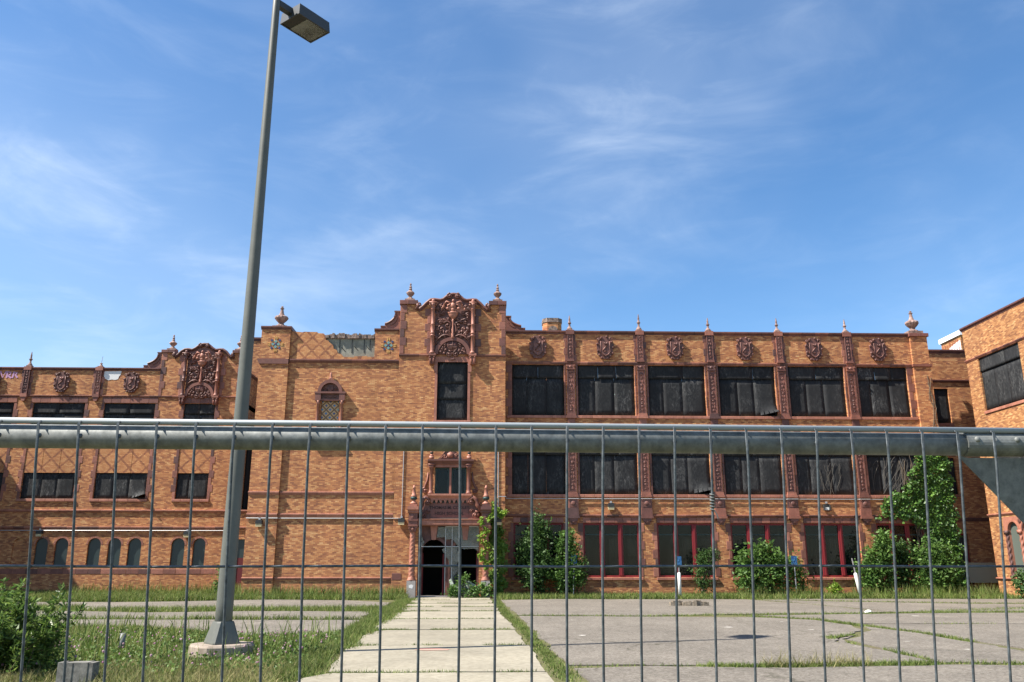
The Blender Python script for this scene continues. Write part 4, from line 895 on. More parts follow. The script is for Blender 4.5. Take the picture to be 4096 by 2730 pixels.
MB().box(-9.16, -8.86, -.2, .02, 10.1, 10.48).box(-7.88, -7.58, -.2, .02, 10.1, 10.48).box(-9.2, -7.54, -.22, .0, 10.48, 10.58).box(-8.86, -7.88, -.14, .0, 10.1, 10.2).build('niche_entablature', 'terracotta', no, SW)
MB().box(-8.86, -7.88, -.04, .0, 10.2, 10.48).ball((-8.37, -.06, 10.33), (.1, .04, .08)).ball((-8.6, -.06, 10.33), (.1, .03, .05)).ball((-8.14, -.06, 10.33), (.1, .03, .05)).build('niche_frieze', 'terracotta_carved', no, SW)
MB().ring(-8.39, 10.58, .48, .66, 0, math.pi, -.2, .0, 18).build('niche_arch', 'terracotta', no, SW)
tp = MB().prism([(-8.39 + .49 * math.cos(math.pi * i / 14), 10.58 + .49 * math.sin(math.pi * i / 14)) for i in range(15)], -.02, .01)
tp.prism([(-8.54, 10.95), (-8.52, 10.7), (-8.39, 10.62), (-8.26, 10.7), (-8.24, 10.95)], -.08, -.02)
for sg in (-1, 1): tp.spiral(-8.39 + sg * .27, 10.72, .11, 1.2, 0, sg, -.05, .03)
for k in range(3): tp.box(-8.47 + .07 * k, -8.44 + .07 * k, -.1, -.07, 10.7, 10.92)
tp.build('niche_tympanum', 'terracotta_carved', no, SW)
MB().box(-8.5, -8.28, -.2, -.02, 11.22, 11.3).lathe([(.1, 11.3), (.1, 11.34), (.07, 11.37), (.06, 11.5), (.07, 11.52), (.02, 11.66)], -8.39, -.11, 10).build('niche_finial', 'terracotta_pale', no, SW)
MB().box(-9.2, -7.56, -.16, .0, 7.8, 7.95).build('niche_sill', 'terracotta', no, SW)
# taller mass behind the stair block
MB().box(-16.4, -12.3, 4.4, 10, 0, 16.4).build('rear_block', 'brick', S, LW)
course('coping_block', S, 'terracotta_coping', frame(0, 55.4), -16.4, -12.3, P_coping(16.4, .25, .08), .8)

# ---- gabled wing on the left ----------------------------------------------------------------------
AR = [(-26.04, .365), (-24.88, .385), (-22.99, .375), (-21.81, .38), (-20.64, .385), (-18.12, .39), (-16.88, .36)]
W1 = [(-32.0, -28.9), (-27.74, -24.62), (-23.45, -20.36), (-18.6, -16.71)]
holes = [(a, b_, 9.3, 11.2) for a, b_ in W1] + [(a, b_, 5.4, 8.86) for a, b_ in W1] + [(c - r, c + r, 1.5, 3.16) for c, r in AR] + [(-27.7, -26.92, 1.5, 3.16)]
wall('brick_wall', S, 'brick', LW, -34, -15.2, -.1, 13.26, holes, .16)
course('coping_block', S, 'terracotta_coping', LW, -34, -20.3, P_coping(13.25, .18, .09), .8)
course('band_block', S, 'terracotta', LW, -34, -15.2, P_belt(11.57, 11.68, .07), .7)
course('belt_block', S, 'terracotta_pale', LW, -34, -12.3, P_belt(4.61, 4.77, .09), .62)
course('belt_block', S, 'terracotta', LW, -34, -12.3, P_belt(3.63, 3.79, .09), .62)
n = 26
for k in range(n): block('base_band_block', S, 'terracotta', LW, -34 + 18.8 * k / n, -34 + 18.8 * (k + 1) / n, 1.08, 1.38, .012)
for i, (a, b_) in enumerate(W1):
    wo = boarded_window(S, LW, a, b_, 9.3, 11.2, .1, .62, (.36, .62) if i < 3 else (.55,))
    m_ = 6 if i < 3 else 4
    for k in range(m_): block('lintel_block', wo, 'terracotta', LW, a - .15 + (b_ - a + .3) * k / m_, a - .15 + (b_ - a + .3) * (k + 1) / m_, 11.21, 11.56, .03)
    for sd, u in ((-1, a), (1, b_)): quoins('quoin_block', wo, 'terracotta', LW, u, 9.1, 11.2, sd, .42, (.18, .3))
    w2 = boarded_window(S, LW, a, b_, 5.4, 6.94, .1, 0, (.36, .66) if i < 3 else (.38,), curls=(2,) if i == 2 else ())
    for k in range(m_): block('sill_block', w2, 'terracotta_pale', LW, a - .16 + (b_ - a + .32) * k / m_, a - .16 + (b_ - a + .32) * (k + 1) / m_, 5.24, 5.4, .08, .2)
    for sd, u in ((-1, a), (1, b_)): quoins('quoin_block', w2, 'terracotta', LW, u, 5.4, 8.8, sd, .42, (.18, .3))
    npan = 3 if i < 3 else 2; L = b_ - a
    for k in range(npan): MB().box(a + L * k / npan + .012, a + L * (k + 1) / npan - .012, .012, .1, 6.95, 8.78).build('diaper_panel', 'brick_diaper', w2, LW)
    MB().box(a, b_, -.004, .1, 8.78, 8.86).build('panel_head', 'terracotta', w2, LW)
for c, r in AR:
    b = MB(); z1 = 3.16; sp_ = 3.13 - r; k = 12
    for i in range(k):
        a0, a1 = math.pi - math.pi * i / k, math.pi - math.pi * (i + 1) / k
        p0, p1 = (c + r * math.cos(a0), sp_ + r * math.sin(a0)), (c + r * math.cos(a1), sp_ + r * math.sin(a1))
        b.prism([p0, p1, (p1[0], z1), (p0[0], z1)], 0.0, .16)
    o = b.build('arched_window', 'brick', S, LW)
    for i in range(13):                                              # rowlock arch of single bricks
        a0 = math.pi * i / 13; a1 = math.pi * (i + .85) / 13
        MB().prism([(c + r * math.cos(a0), sp_ + r * math.sin(a0)), (c + (r + .11) * math.cos(a0), sp_ + (r + .11) * math.sin(a0)), (c + (r + .11) * math.cos(a1), sp_ + (r + .11) * math.sin(a1)), (c + r * math.cos(a1), sp_ + r * math.sin(a1))], -.012, .03).build('arch_brick', 'terracotta_pale', o, LW)
    MB().box(c - r, c + r, .12, .14, 1.5, 3.16).build('window_board', 'green_board', o, LW)
bl = MB().box(-27.7, -26.92, .08, .12, 1.5, 3.16).build('blind_arch', 'brick', S, LW)
b = MB(); c, r, sp_ = -27.31, .39, 2.75
for i in range(12):
    a0, a1 = math.pi - math.pi * i / 12, math.pi - math.pi * (i + 1) / 12
    b.prism([(c + r * math.cos(a0), sp_ + r * math.sin(a0)), (c + r * math.cos(a1), sp_ + r * math.sin(a1)), (c + r * math.cos(a1), 3.16), (c + r * math.cos(a0), 3.16)], 0, .1)
b.build('blind_arch_head', 'brick', bl, LW)
for i, x in enumerate((-32.7, -28.36, -24.0)):
    p = MB().box(x - .165, x + .165, -.09, .05, 11.72, 13.3).build('parapet_pilaster', 'terracotta', S, LW)
    r = MB(); carved_strip(r, x, 11.85, 13.15, .24, -.095, 5)
    for sg in (-1, 1): r.box(x + sg * .15 - .02, x + sg * .15 + .02, -.125, -.088, 11.76, 13.26)
    r.build('carved_panel', 'terracotta_carved', p, LW)
    MB().box(x - .23, x + .23, -.14, .3, 13.24, 13.46).build('pilaster_cap', 'terracotta', p, LW); MB().prism([(x - .21, 11.55), (x + .21, 11.55), (x + .18, 11.75), (x - .18, 11.75)], -.17, .02).prism([(x - .08, 11.3), (x + .08, 11.3), (x + .18, 11.55), (x - .18, 11.55)], -.14, .0).build('pilaster_foot', 'terracotta', p, LW)
    for k in range(4):
        for sg in (-1, 1):
            wd = (.14, .2)[(k + (sg > 0)) % 2]; a = x - .17 - wd if sg < 0 else x + .17
            block('quoin_block', p, 'terracotta', LW, a, a + wd, 11.7 + .385 * k, 12.085 + .385 * k, .018)
    finial_thin(p, LW, x, 13.46, .98 if i == 1 else .72, .08, rod=(i == 2))
for cx in (-30.4, -26.2, -21.95): shield(S, LW, cx, 11.86, 13.13, .9)
LC = -17.72
GL = [(-20.3, 14.42), (-19.55, 14.42), (-19.52, 14.3), (-19.6, 14.15), (-19.45, 14.15), (-19.3, 14.27), (-19.12, 14.48), (-18.9, 14.62), (-18.72, 14.63), (-18.45, 14.59), (-18.25, 14.7), (-18.05, 14.87), (-17.9, 14.95), (LC, 14.97)]
pl = GL + [(2 * LC - x, z) for x, z in GL[-2::-1]]
MB().prism(([(-15.2, 13.26)] + pl[::-1] + [(-20.3, 13.26)])[::-1], 0, .5).build('gable_wall', 'brick', S, LW)
cop = MB(); path = [p for p in pl if -19.6 < p[0] < -15.8]
cop.tube([(x, -.05, z + .03) for x, z in path], .08, 8); cop.tube([(x, -.02, z - .09) for x, z in path], .045, 6)
for sg in (-1, 1): cop.spiral(LC + sg * .2, 14.88, .15, 1.3, math.pi / 2, -sg, -.12, .045); cop.spiral(LC + sg * 1.85, 14.3, .14, 1.2, math.pi / 2, sg, -.06, .05)
cop.build('gable_coping', 'terracotta_coping', S, LW, True)
for x0, x1 in ((-20.34, -19.5), (-15.94, -15.16)):
    for k in range(2): block('coping_block', S, 'terracotta_coping', LW, x0 + (x1 - x0) * k / 2, x0 + (x1 - x0) * (k + 1) / 2, 14.42, 14.62, .09, .6)
tall_finial(LW, -19.78, 14.62, 1.05, .25); tall_finial(LW, -15.55, 14.62, 1.05, .25)
quoins('gable_quoin_block', S, 'terracotta', LW, -20.28, 11.7, 14.4, 1, .45, (.2, .34), .022); quoins('gable_quoin_block', S, 'terracotta', LW, -15.22, 11.7, 14.4, -1, .45, (.2, .34), .022)
for u, sd in ((-18.86, -1), (-16.58, 1)): quoins('gable_quoin_block', S, 'terracotta', LW, u, 11.7, 14.3, sd, .45, (.2, .32), .022)
ornament(LW, LC, 11.66, .93, .93)
shoulder(LW, -20.28, -1, 13.44, 14.4, 1.1, .05, .4)
MB().box(-34, -15.2, .4, 4.4, 11.2, 11.5).build('roof', 'roofing', S, LW)
MB().box(-15.32, -15.2, 0.001, 4.4, 4.77, 13.3).build('return_wall', 'brick', S, LW)
MB().box(-15.18, -15.12, 2.2, 4.0, 5.0, 9.6).build('return_window', 'dark', S, LW)
course('coping_block', S, 'terracotta_coping', frame(-15.2, 0, 90), 51.1, 55.4, P_coping(13.3, .2, .09, .3), .8)
wall('brick_wall', S, 'brick', LW, -15.2, -12.3, -.1, 4.7, [(-14.95, -14.14, .05, 3.07)], .2)
MB().box(-15.2, -12.3, .0, 4.4, 4.7, 4.76).build('porch_roof', 'roofing', S, LW)
ld_ = MB().box(-14.93, -14.16, .12, .18, .05, 2.0).build('side_door', mat('dark_red_door', (.11, .018, .02), .6)[0], S, LW); MB().box(-14.93, -14.16, .13, .17, 2.0, 3.07).build('door_transom', 'green_board', ld_, LW)
MB().box(-28.9, -12.3, 4.3, 4.4, 0, 11).build('rear_wall', 'brick', S, LW)
# paint on the parapet
po_ = [(-23.72, 13.2), (-22.66, 13.22), (-22.7, 12.98), (-22.78, 12.9), (-22.82, 12.72), (-23.0, 12.66), (-23.2, 12.69), (-23.4, 12.64), (-23.55, 12.7), (-23.7, 12.8)]
MB().prism(po_[::-1], -.012, -.006).build('roller_paint_patch', 'paint_white', S, LW)
g = MB()
for st in ([(-30.05, 13.16), (-29.85, 12.76), (-29.68, 13.16)], [(-29.62, 12.74), (-29.6, 13.14), (-29.38, 13.08), (-29.42, 12.94), (-29.58, 12.9), (-29.34, 12.74)], [(-29.26, 12.74), (-29.2, 13.14), (-29.02, 13.06), (-29.1, 12.92), (-28.96, 12.76)]):
    g.tube([(x, -.01, z) for x, z in st], .055, 4)
for v in range(len(g.v)): g.v[v] = (g.v[v][0], -.012 + (g.v[v][1] + .01) * .1, g.v[v][2])
g.build('spray_lettering', 'paint_lilac', S, LW)

# ---- set-back link and far right wing ----------------------------------------------------------------
wall('brick_wall', S, 'brick', LK, 25.1, 33, -.1, 13.66, [(26.0, 26.88, 9.5, 11.52), (26.0, 26.68, 5.45, 7.5), (26.1, 26.85, .6, 3.3)], .25)
course('coping_block', S, 'terracotta_coping', LK, 25.1, 33, P_coping(13.64, .22, .09), .8)
course('band_block', S, 'terracotta_coping', LK, 25.1, 33, P_belt(11.88, 12.05, .09), .8); course('band_block', S, 'terracotta_coping', LK, 25.1, 33, P_belt(3.95, 4.15, .05), .8)
boarded_window(S, LK, 26.0, 26.88, 9.5, 11.52, .1, 0, ()); boarded_window(S, LK, 26.0, 26.68, 5.45, 7.5, .1, 0, ())
fd = MB().box(26.1, 26.18, .1, .2, .6, 3.3).box(26.77, 26.85, .1, .2, .6, 3.3).box(26.18, 26.77, .1, .2, 3.2, 3.3).build('link_door_frame', 'red', S, LK); MB().box(26.18, 26.77, .16, .2, .6, 3.2).build('door_leaf', 'green_board', fd, LK)
for a, b_ in ((25.95, 26.95), (25.95, 26.75)): block('sill_block', S, 'terracotta', LK, a, b_, 9.3 if b_ > 26.8 else 5.28, 9.48 if b_ > 26.8 else 5.44, .07, .2)
MB().box(26.5, 33, -.25, 0, .66, 1.72).build('concrete_ledge', mat('cream_ledge', (.40, .34, .25), .9)[0], S, LK)
MB().box(25.12, 33, .3, 9, 11.0, 11.2).build('roof', 'roofing', S, LK); MB().box(25.12, 33, 8.8, 9, 0, 11).build('rear_wall', 'brick', S, LK)
FH = [(-43.0, -39.5, 9.54, 12.43), (-43.0, -39.5, 5.27, 8.14), (-42.95, -40.2, 1.0, 3.98), (-38.6, -35.0, 9.54, 12.43), (-38.6, -35.0, 5.27, 8.14)]
wall('brick_wall', S, 'brick_warm', FW, -44.1, -30, -.1, 14.24, FH, .2)
MB().box(26.7, 36, 44.05, 44.1, -.1, 14.2).build('rear_wall', 'brick', S); MB().box(26.9, 36, 30, 44.05, 11.4, 11.6).build('roof', 'roofing', S)
MB().box(26.72, 27.1, 30, 44.04, 12.5, 14.2).build('parapet_backing', 'brick', S)
course('coping_block', S, 'terracotta_coping', FW, -44.16, -30, P_coping(14.24, .2, .1), .9)
course('band_block', S, 'terracotta', FW, -44.14, -30, P_belt(12.44, 12.58, .07), .5); course('band_block', S, 'terracotta_pale', FW, -44.14, -30, P_belt(4.05, 4.2, .08), .6)
course('plinth_block', S, 'terracotta_pale', FW, -44.14, -30, P_belt(.84, .98, .09), .7)
for u0, u1, z0, z1 in (FH[0], FH[1], FH[3], FH[4]):
    wo = boarded_window(S, FW, u0, u1, z0, z1, .1, .72, (.3, .62))
    for k in range(6): block('sill_block', wo, 'terracotta_pale', FW, u0 - .05 + (u1 - u0 + .1) * k / 6, u0 - .05 + (u1 - u0 + .1) * (k + 1) / 6, z0 - .16, z0, .06, .2)
aw = MB(); n = 12; arch_wall(aw, -42.95, -40.2, [(-42.17, .42), (-40.98, .42)], 3.3, 1.0, 3.98, .0, .14)
fa = aw.build('twin_arch_surround', 'terracotta_pale', S, FW)
MB().box(-42.9, -40.25, .12, .16, 1.0, 3.95).build('window_board', mat('grey_green_board', (.085, .10, .085), .6)[0], fa, FW)
for c in (-42.17, -40.98): MB().ring(c, 3.3, .42, .5, 0, math.pi, -.04, .02, 14).build('arch_ring', 'terracotta', fa, FW)
MB().lathe([(.13, 3.66), (.13, 3.69), (.09, 3.7)], 0, 0, 10)
for x in (-42.68, -41.575, -40.47):
    vs_, k, n_ = [], 40, 12
    for j in range(k + 1):
        z = 1.1 + 2.0 * j / k
        for i in range(n_):
            a = 2 * math.pi * i / n_; r_ = .085 * (1 + .22 * math.cos(2 * (a - j * .5))); vs_.append((x + r_ * math.cos(a), -.03 + r_ * math.sin(a), z))
    c_ = MB().add(vs_, [(j * n_ + i, j * n_ + (i + 1) % n_, (j + 1) * n_ + (i + 1) % n_, (j + 1) * n_ + i) for j in range(k) for i in range(n_)])
    c_.box(x - .12, x + .12, -.14, .02, 1.0, 1.1).prism([(x - .09, 3.1), (x + .09, 3.1), (x + .14, 3.3), (x - .14, 3.3)], -.15, .02).ball((x, -.14, 3.2), (.07, .04, .07)); c_.build('spiral_colonnette', 'terracotta', fa, FW, True)
MB().ball((-41.575, -.02, 3.74), (.12, .04, .12), 10, 6).build('roundel', 'terracotta', fa, FW)
# projecting wing beyond the left edge of the view: its roof edge throws the slanting shade on the left wing
MB().box(-46, -34, -13, 4.4, -.1, 14.2).build('side_wing', 'brick', S, LW)
# chimney, roof house
ch = MB().prism([(0, 0), (1, 0)], 0, 0) if False else MB()
ch.add([(x, y, z) for z in (11, 19.3) for x, y in ((4.55, 60), (5.35, 60), (5.65, 60.3), (5.65, 61.1), (5.35, 61.4), (4.55, 61.4), (4.25, 61.1), (4.25, 60.3))], [tuple(range(8, 16))] + [(i, (i + 1) % 8, (i + 1) % 8 + 8, i + 8) for i in range(8)])
co2 = ch.build('chimney', 'brick', S)
MB().add([(4.95 + (x - 4.95) * 1.06, 60.7 + (y - 60.7) * 1.06, z) for z in (19.3, 19.62) for x, y in ((4.55, 60), (5.35, 60), (5.65, 60.3), (5.65, 61.1), (5.35, 61.4), (4.55, 61.4), (4.25, 61.1), (4.25, 60.3))], [tuple(range(8, 16)), tuple(range(7, -1, -1))] + [(i, (i + 1) % 8, (i + 1) % 8 + 8, i + 8) for i in range(8)]).build('chimney_cap', 'rubble', co2)
MB().ring(4.98, 18.65, .0, .36, 0, math.pi, 59.985, 60.05, 10).build('chimney_arch', 'rubble', co2)
MB().box(31.35, 36, 52, 54.4, 11, 16.3).build('roof_house', 'brick_warm', S)
MB().box(31.25, 36.1, 51.9, 54.5, 16.3, 16.62).build('roof_house_coping', 'white_coping', S)
g = MB(); pts = [(31.33, 52.25 + 2.0 * i / 13, 15.35 + (.75 if i % 2 else 0) + .1 * math.sin(i * 2)) for i in range(14)]
g.tube(pts, .045, 4)
for v in range(len(g.v)): g.v[v] = (31.335 + (g.v[v][0] - 31.33) * .1, g.v[v][1], g.v[v][2])
gw = MB().add([(31.343, 52.1, 15.2), (31.343, 53.6, 15.2), (31.343, 53.5, 15.75), (31.343, 52.8, 15.9), (31.343, 52.1, 16.0)], [(0, 1, 2, 3, 4)]).build('graffiti_ground', 'paint_white', S)
g.build('graffiti_scrawl', 'paint_red', S)

# ================================================================== THINGS ON THE WALLS
def wall_light(x, y, z, label, broken=False):
    t = empty('wall_light', (x, y, z)); tag(t, label, 'wall light', 'wall pack lights on the school')
    h = MB().prism([(x - .17, z + .02), (x + .17, z + .02), (x + .15, z + .21), (x - .15, z + .21)], y - .24, y - .02)
    if broken: h = MB().box(x - .17, x + .17, y - .07, y - .02, z - .14, z + .2).box(x - .17, x - .14, y - .2, y - .07, z - .14, z + .14).box(x + .14, x + .17, y - .2, y - .07, z - .14, z + .14)
    h.build('housing', 'fixture', t)
    if broken: MB().box(x - .11, x + .1, y - .14, y - .08, z - .12, z + .02).build('exposed_ballast', 'white', t)
    else: MB().prism([(x - .15, z - .13), (x + .15, z - .13), (x + .165, z + .015), (x - .165, z + .015)], y - .22, y - .03).build('lens', 'fixture_lens', t)
    MB().box(x - .05, x + .05, y - .1, y - .01, z + .23, z + .33).build('junction_box', 'conduit', t)
wall_light(-11.6, 44.0, 3.62, 'dark wall light on the brick corner pier right of the lamp pole')
wall_light(-4.33, 44.0, 3.72, 'dark wall light on the brick just left of the entrance column')
wall_light(.68, 44.0, 3.72, 'dark wall light half hidden by ivy right of the entrance column')
wall_light(6.72, 45.1, 4.58, 'dark wall light above the unshaded ground floor window of the classroom wing')
wall_light(18.42, 45.1, 4.58, 'broken wall light with exposed white innards on the classroom wing', True)
wall_light(-26.2, 51.0, 3.34, 'dark wall light above the leftmost arched window')
wall_light(-17.63, 51.0, 3.3, 'dark wall light between the two arched windows nearest the lamp pole')
def conduit(pts, label):
    tag(MB().tube(pts, .022, 6).build('conduit', 'conduit'), label, 'conduit', 'conduits on the school walls')
conduit([(-34, 50.93, 3.56), (-14.9, 50.93, 3.56)], 'long horizontal conduit under the belt of the left wing')
conduit([(-12.3, 43.95, 3.93), (-10.7, 43.95, 3.93), (-10.66, 44.07, 3.93), (-4.8, 44.07, 3.93), (-4.78, 43.97, 3.93), (-4.34, 43.97, 3.93)], 'horizontal conduit under the belt left of the entrance')
conduit([(-4.33, 43.97, 4.06), (-4.33, 43.97, 8.1)], 'vertical conduit running up the tower left of the entrance')
conduit([(.66, 43.97, 4.06), (.66, 43.97, 8.1)], 'vertical conduit running up the tower right of the entrance')
conduit([(.66, 43.93, 5.05), (1.05, 43.93, 5.05), (1.08, 45.02, 5.05), (1.3, 45.02, 5.03), (4.38, 45.02, 5.03), (4.4, 44.92, 5.03), (4.98, 44.92, 5.03), (5.0, 45.02, 5.03), (8.3, 45.02, 5.03), (8.35, 44.92, 5.03), (8.93, 44.92, 5.03), (8.95, 45.02, 5.03), (12.3, 45.02, 5.03), (12.32, 44.92, 5.03), (12.9, 44.92, 5.03), (12.92, 45.02, 5.03), (16.25, 45.02, 5.03), (16.3, 44.92, 5.03), (16.86, 44.92, 5.03), (16.9, 45.02, 5.03), (20.2, 45.02, 5.03), (20.25, 44.92, 5.03), (20.8, 44.92, 5.03), (20.85, 45.02, 5.03), (21.6, 45.02, 5.03)], 'horizontal conduit under the first floor sills of the classroom wing')

# ================================================================== LAMP POLE
LP = (-4.82, 16.3); lp = empty('lamp_pole', (*LP, 0)); tag(lp, 'tall tapered grey lamp pole with a box head and concrete footing', 'lamp pole')
fo = MB(); rnd = random.Random(5); k = 22
pts = [(LP[0] + (.56 + rnd.uniform(-.04, .03)) * math.cos(2 * math.pi * i / k), LP[1] + (.56 + rnd.uniform(-.04, .03)) * math.sin(2 * math.pi * i / k)) for i in range(k)]
fo.add([(x, y, -.1) for x, y in pts] + [(x, y, .2) for x, y in pts] + [(LP[0] + (x - LP[0]) * .95, LP[1] + (y - LP[1]) * .95, .235) for x, y in pts], [tuple(range(2 * k, 3 * k))] + [(j * k + i, j * k + (i + 1) % k, (j + 1) * k + (i + 1) % k, (j + 1) * k + i) for j in (0, 1) for i in range(k)])
fo.build('footing', 'footing', lp)
bc = MB(); c8 = lambda w, c: [(-w, -w + c), (-w + c, -w), (w - c, -w), (w, -w + c), (w, w - c), (w - c, w), (-w + c, w), (-w, w - c)]
rings = [(.25, .03, .236), (.25, .03, .262), (.165, .05, .60), (.155, .05, .625)]
a = R(38); bc.add([(LP[0] + x * math.cos(a) - y * math.sin(a), LP[1] + x * math.sin(a) + y * math.cos(a), z) for w_, c_, z in rings for x, y in c8(w_, c_)], [tuple(range(24, 32))] + [(j * 8 + i, j * 8 + (i + 1) % 8, (j + 1) * 8 + (i + 1) % 8, (j + 1) * 8 + i) for j in range(3) for i in range(8)])
bc.build('base_cover', 'pole', lp)
pm_ = MB(); n = 24; hs = [.25 + 13.95 * i / 20 for i in range(21)]
pm_.lathe([(.158 - .080 * (z / 14.2), z) for z in hs] + [(.06, 14.26)], LP[0], LP[1], n); pm_.build('pole', 'pole', lp, smooth=True)
ax = Vector((.62, .785, 0)).normalized(); ay = Vector((-ax.y, ax.x, 0)); o0 = Vector((LP[0], LP[1], 0))
HM = Matrix(((ax.x, ay.x, 0, LP[0]), (ax.y, ay.y, 0, LP[1]), (0, 0, 1, 0), (0, 0, 0, 1)))
MB().box(.05, .40, -.07, .07, 13.83, 13.98).build('arm', 'head', lp, HM)
hd = MB(); L0, L1, wv = .38, 1.29, .34
hd.add([(L0, -wv, 13.72), (L1, -wv, 13.72), (L1, wv, 13.72), (L0, wv, 13.72), (L0 + .02, -wv + .02, 14.0), (L1 - .02, -wv + .02, 14.0), (L1 - .02, wv - .02, 14.0), (L0 + .02, wv - .02, 14.0),
        (L0 + .035, -wv + .035, 13.72), (L1 - .035, -wv + .035, 13.72), (L1 - .035, wv - .035, 13.72), (L0 + .035, wv - .035, 13.72)],
       [(4, 5, 6, 7), (0, 1, 5, 4), (1, 2, 6, 5), (2, 3, 7, 6), (3, 0, 4, 7), (0, 8, 9, 1), (1, 9, 10, 2), (2, 10, 11, 3), (3, 11, 8, 0)])
ho = hd.build('lamp_head', 'head', lp, HM)
MB().box(L0 + .035, L0 + .27, -wv + .035, wv - .035, 13.735, 13.75).build('ballast_cover', 'fixture', ho, HM)
MB().box(L0 + .27, L1 - .035, -wv + .035, wv - .035, 13.73, 13.736).build('lens', 'lamp_glass', ho, HM)
rf = MB(); cx_ = (L0 + .27 + L1 - .035) / 2
rr = [(.315, 13.745, 1.0), (.27, 13.8, .95), (.2, 13.86, .9), (.1, 13.9, .9)]
rf.add([(cx_ + r_ * q * math.copysign(abs(math.cos(2 * math.pi * i / 20)) ** .55, math.cos(2 * math.pi * i / 20)), r_ * math.copysign(abs(math.sin(2 * math.pi * i / 20)) ** .55, math.sin(2 * math.pi * i / 20)), z) for r_, z, q in rr for i in range(20)], [(j * 20 + (i + 1) % 20, j * 20 + i, (j + 1) * 20 + i, (j + 1) * 20 + (i + 1) % 20) for j in range(3) for i in range(20)] + [tuple(range(60, 80))])
rf.build('reflector', 'reflector', ho, HM, True)
MB().lathe([(.03, 13.77), (.055, 13.79), (.055, 13.86), (.03, 13.9)], cx_ - .05, 0, 10).build('bulb', 'lens', ho, HM, True)

# ================================================================== FENCE PANEL CLOSE TO THE CAMERA
fp = empty('fence_panel', (0, 1.42, 0)); tag(fp, 'galvanised temporary fence panel of vertical wires under a pipe top rail', 'fence')
TA = math.tan(R(2.0)); LEAN = .145; ZT = 1.828
def FPt(x, z, d=0.0): return (x, 1.16 + x * TA + (ZT - z) * LEAN + d, z)
WX = [-0.6095, -0.5563, -0.5045, -0.4524, -0.4, -0.3479, -0.296, -0.2444, -0.1918, -0.1402, -0.0889, -0.0372, 0.0141, 0.0645, 0.1152, 0.1668, 0.2181, 0.2697, 0.3216, 0.3738, 0.4256, 0.4778, 0.5296, 0.5824, 0.6355, 0.6888, 0.7439]
xs = [WX[0] - .052 * i for i in range(14, 0, -1)] + WX + [WX[-1] + .0535 * i for i in range(1, 5)]
rnd = random.Random(2)
for x in xs:
    e = rnd.uniform(-.0035, .0035)
    wm = MB().tube([FPt(x, 1.8290, .0068), FPt(x, 1.8268, .0008), FPt(x + e * .4, 1.78, -.0005), FPt(x + e, 1.62, -.0005 + e * .3), FPt(x + e * .5, 1.2), FPt(x, .15)], .00185, 8)
    wm.ball(FPt(x + e * .35 + .0012, 1.8095, .0028), (.0028, .0022, .0036), 6, 4).ball(FPt(x + e, 1.6372, .0012), (.0026, .0024, .0024), 6, 4)
    wm.build('wire', 'wire', fp, smooth=True)
ZH = [1.6372 - .19 * i for i in range(8)]
for z in ZH: MB().tube([FPt(xs[0] - .03 + 2.2 * i / 12, z + .0008 * math.sin(i * 2.1), .0034) for i in range(13)], .0017, 8).build('wire', 'wire', fp, smooth=True)
MB().tube([FPt(xs[0] - .03, 1.8300, .0105), FPt(xs[-1] + .03, 1.8314, .0105)], .0041, 12).build('top_wire', 'sunlit_zinc', fp, smooth=True)
PR, PZ, PD = .0165, 1.8108, .021
MB().tube([FPt(xs[0] - .05, PZ - .0005, PD), FPt(xs[-1] + .06, PZ + .001, PD)], PR, 28).build('top_rail', 'galv', fp, smooth=True)
for x in (xs[0] - .05, xs[-1] + .06): MB().tube([FPt(x, 1.83, PD), FPt(x, .0, PD)], PR, 20).build('post', 'galv', fp, smooth=True)
MB().tube([FPt(xs[0] - .05, .12, PD), FPt(xs[-1] + .06, .12, PD)], PR, 16).build('bottom_rail', 'galv', fp, smooth=True)
xg = .7
cp = MB().tube([FPt(xg + .006, PZ + .0016, PD), FPt(xs[-1] + .05, PZ + .003, PD)], PR + .0022, 28)
g0 = [(xg - .004, PZ - .0165), (xg + .012, PZ - .019), (xs[-1] + .05, PZ - .019), (xs[-1] + .05, PZ - .25), (xg + .225, PZ - .25)]
gpl = [FPt(x, z, PD - .006) for x, z in g0]; gpl2 = [FPt(x, z, PD - .0045) for x, z in g0]; m = len(g0)
cp.add(gpl + gpl2, [tuple(range(m - 1, -1, -1)), tuple(range(m, 2 * m))] + [(i, (i + 1) % m, (i + 1) % m + m, i + m) for i in range(m)])
gz = bpy.data.materials.get('dull_galvanised_wire')
cpo = cp.build('corner_plate', 'galv', fp)
for x in (.7205, .7815, .84): MB().ball(FPt(x, PZ + .006, PD - PR - .001), (.0045, .003, .0045), 10, 6).build('rivet', 'galv', cpo, smooth=True)
tw = MB(); tx = .3216; pts = []
for i in range(60):
    a = i * .62; z = 1.738 - .024 * i / 59; q = FPt(tx, z, -.0005); pts.append((q[0] + .0032 * math.cos(a), q[1] + .0032 * math.sin(a), z))
q = FPt(tx, 1.714); pts += [(q[0] + .005, q[1] - .003, 1.708), (q[0] + .007, q[1] - .002, 1.702)]
tag(tw.tube(pts, .0009, 5).build('tie_wire', 'galv'), 'short coil of tie wire wrapped round one fence wire', 'tie wire')

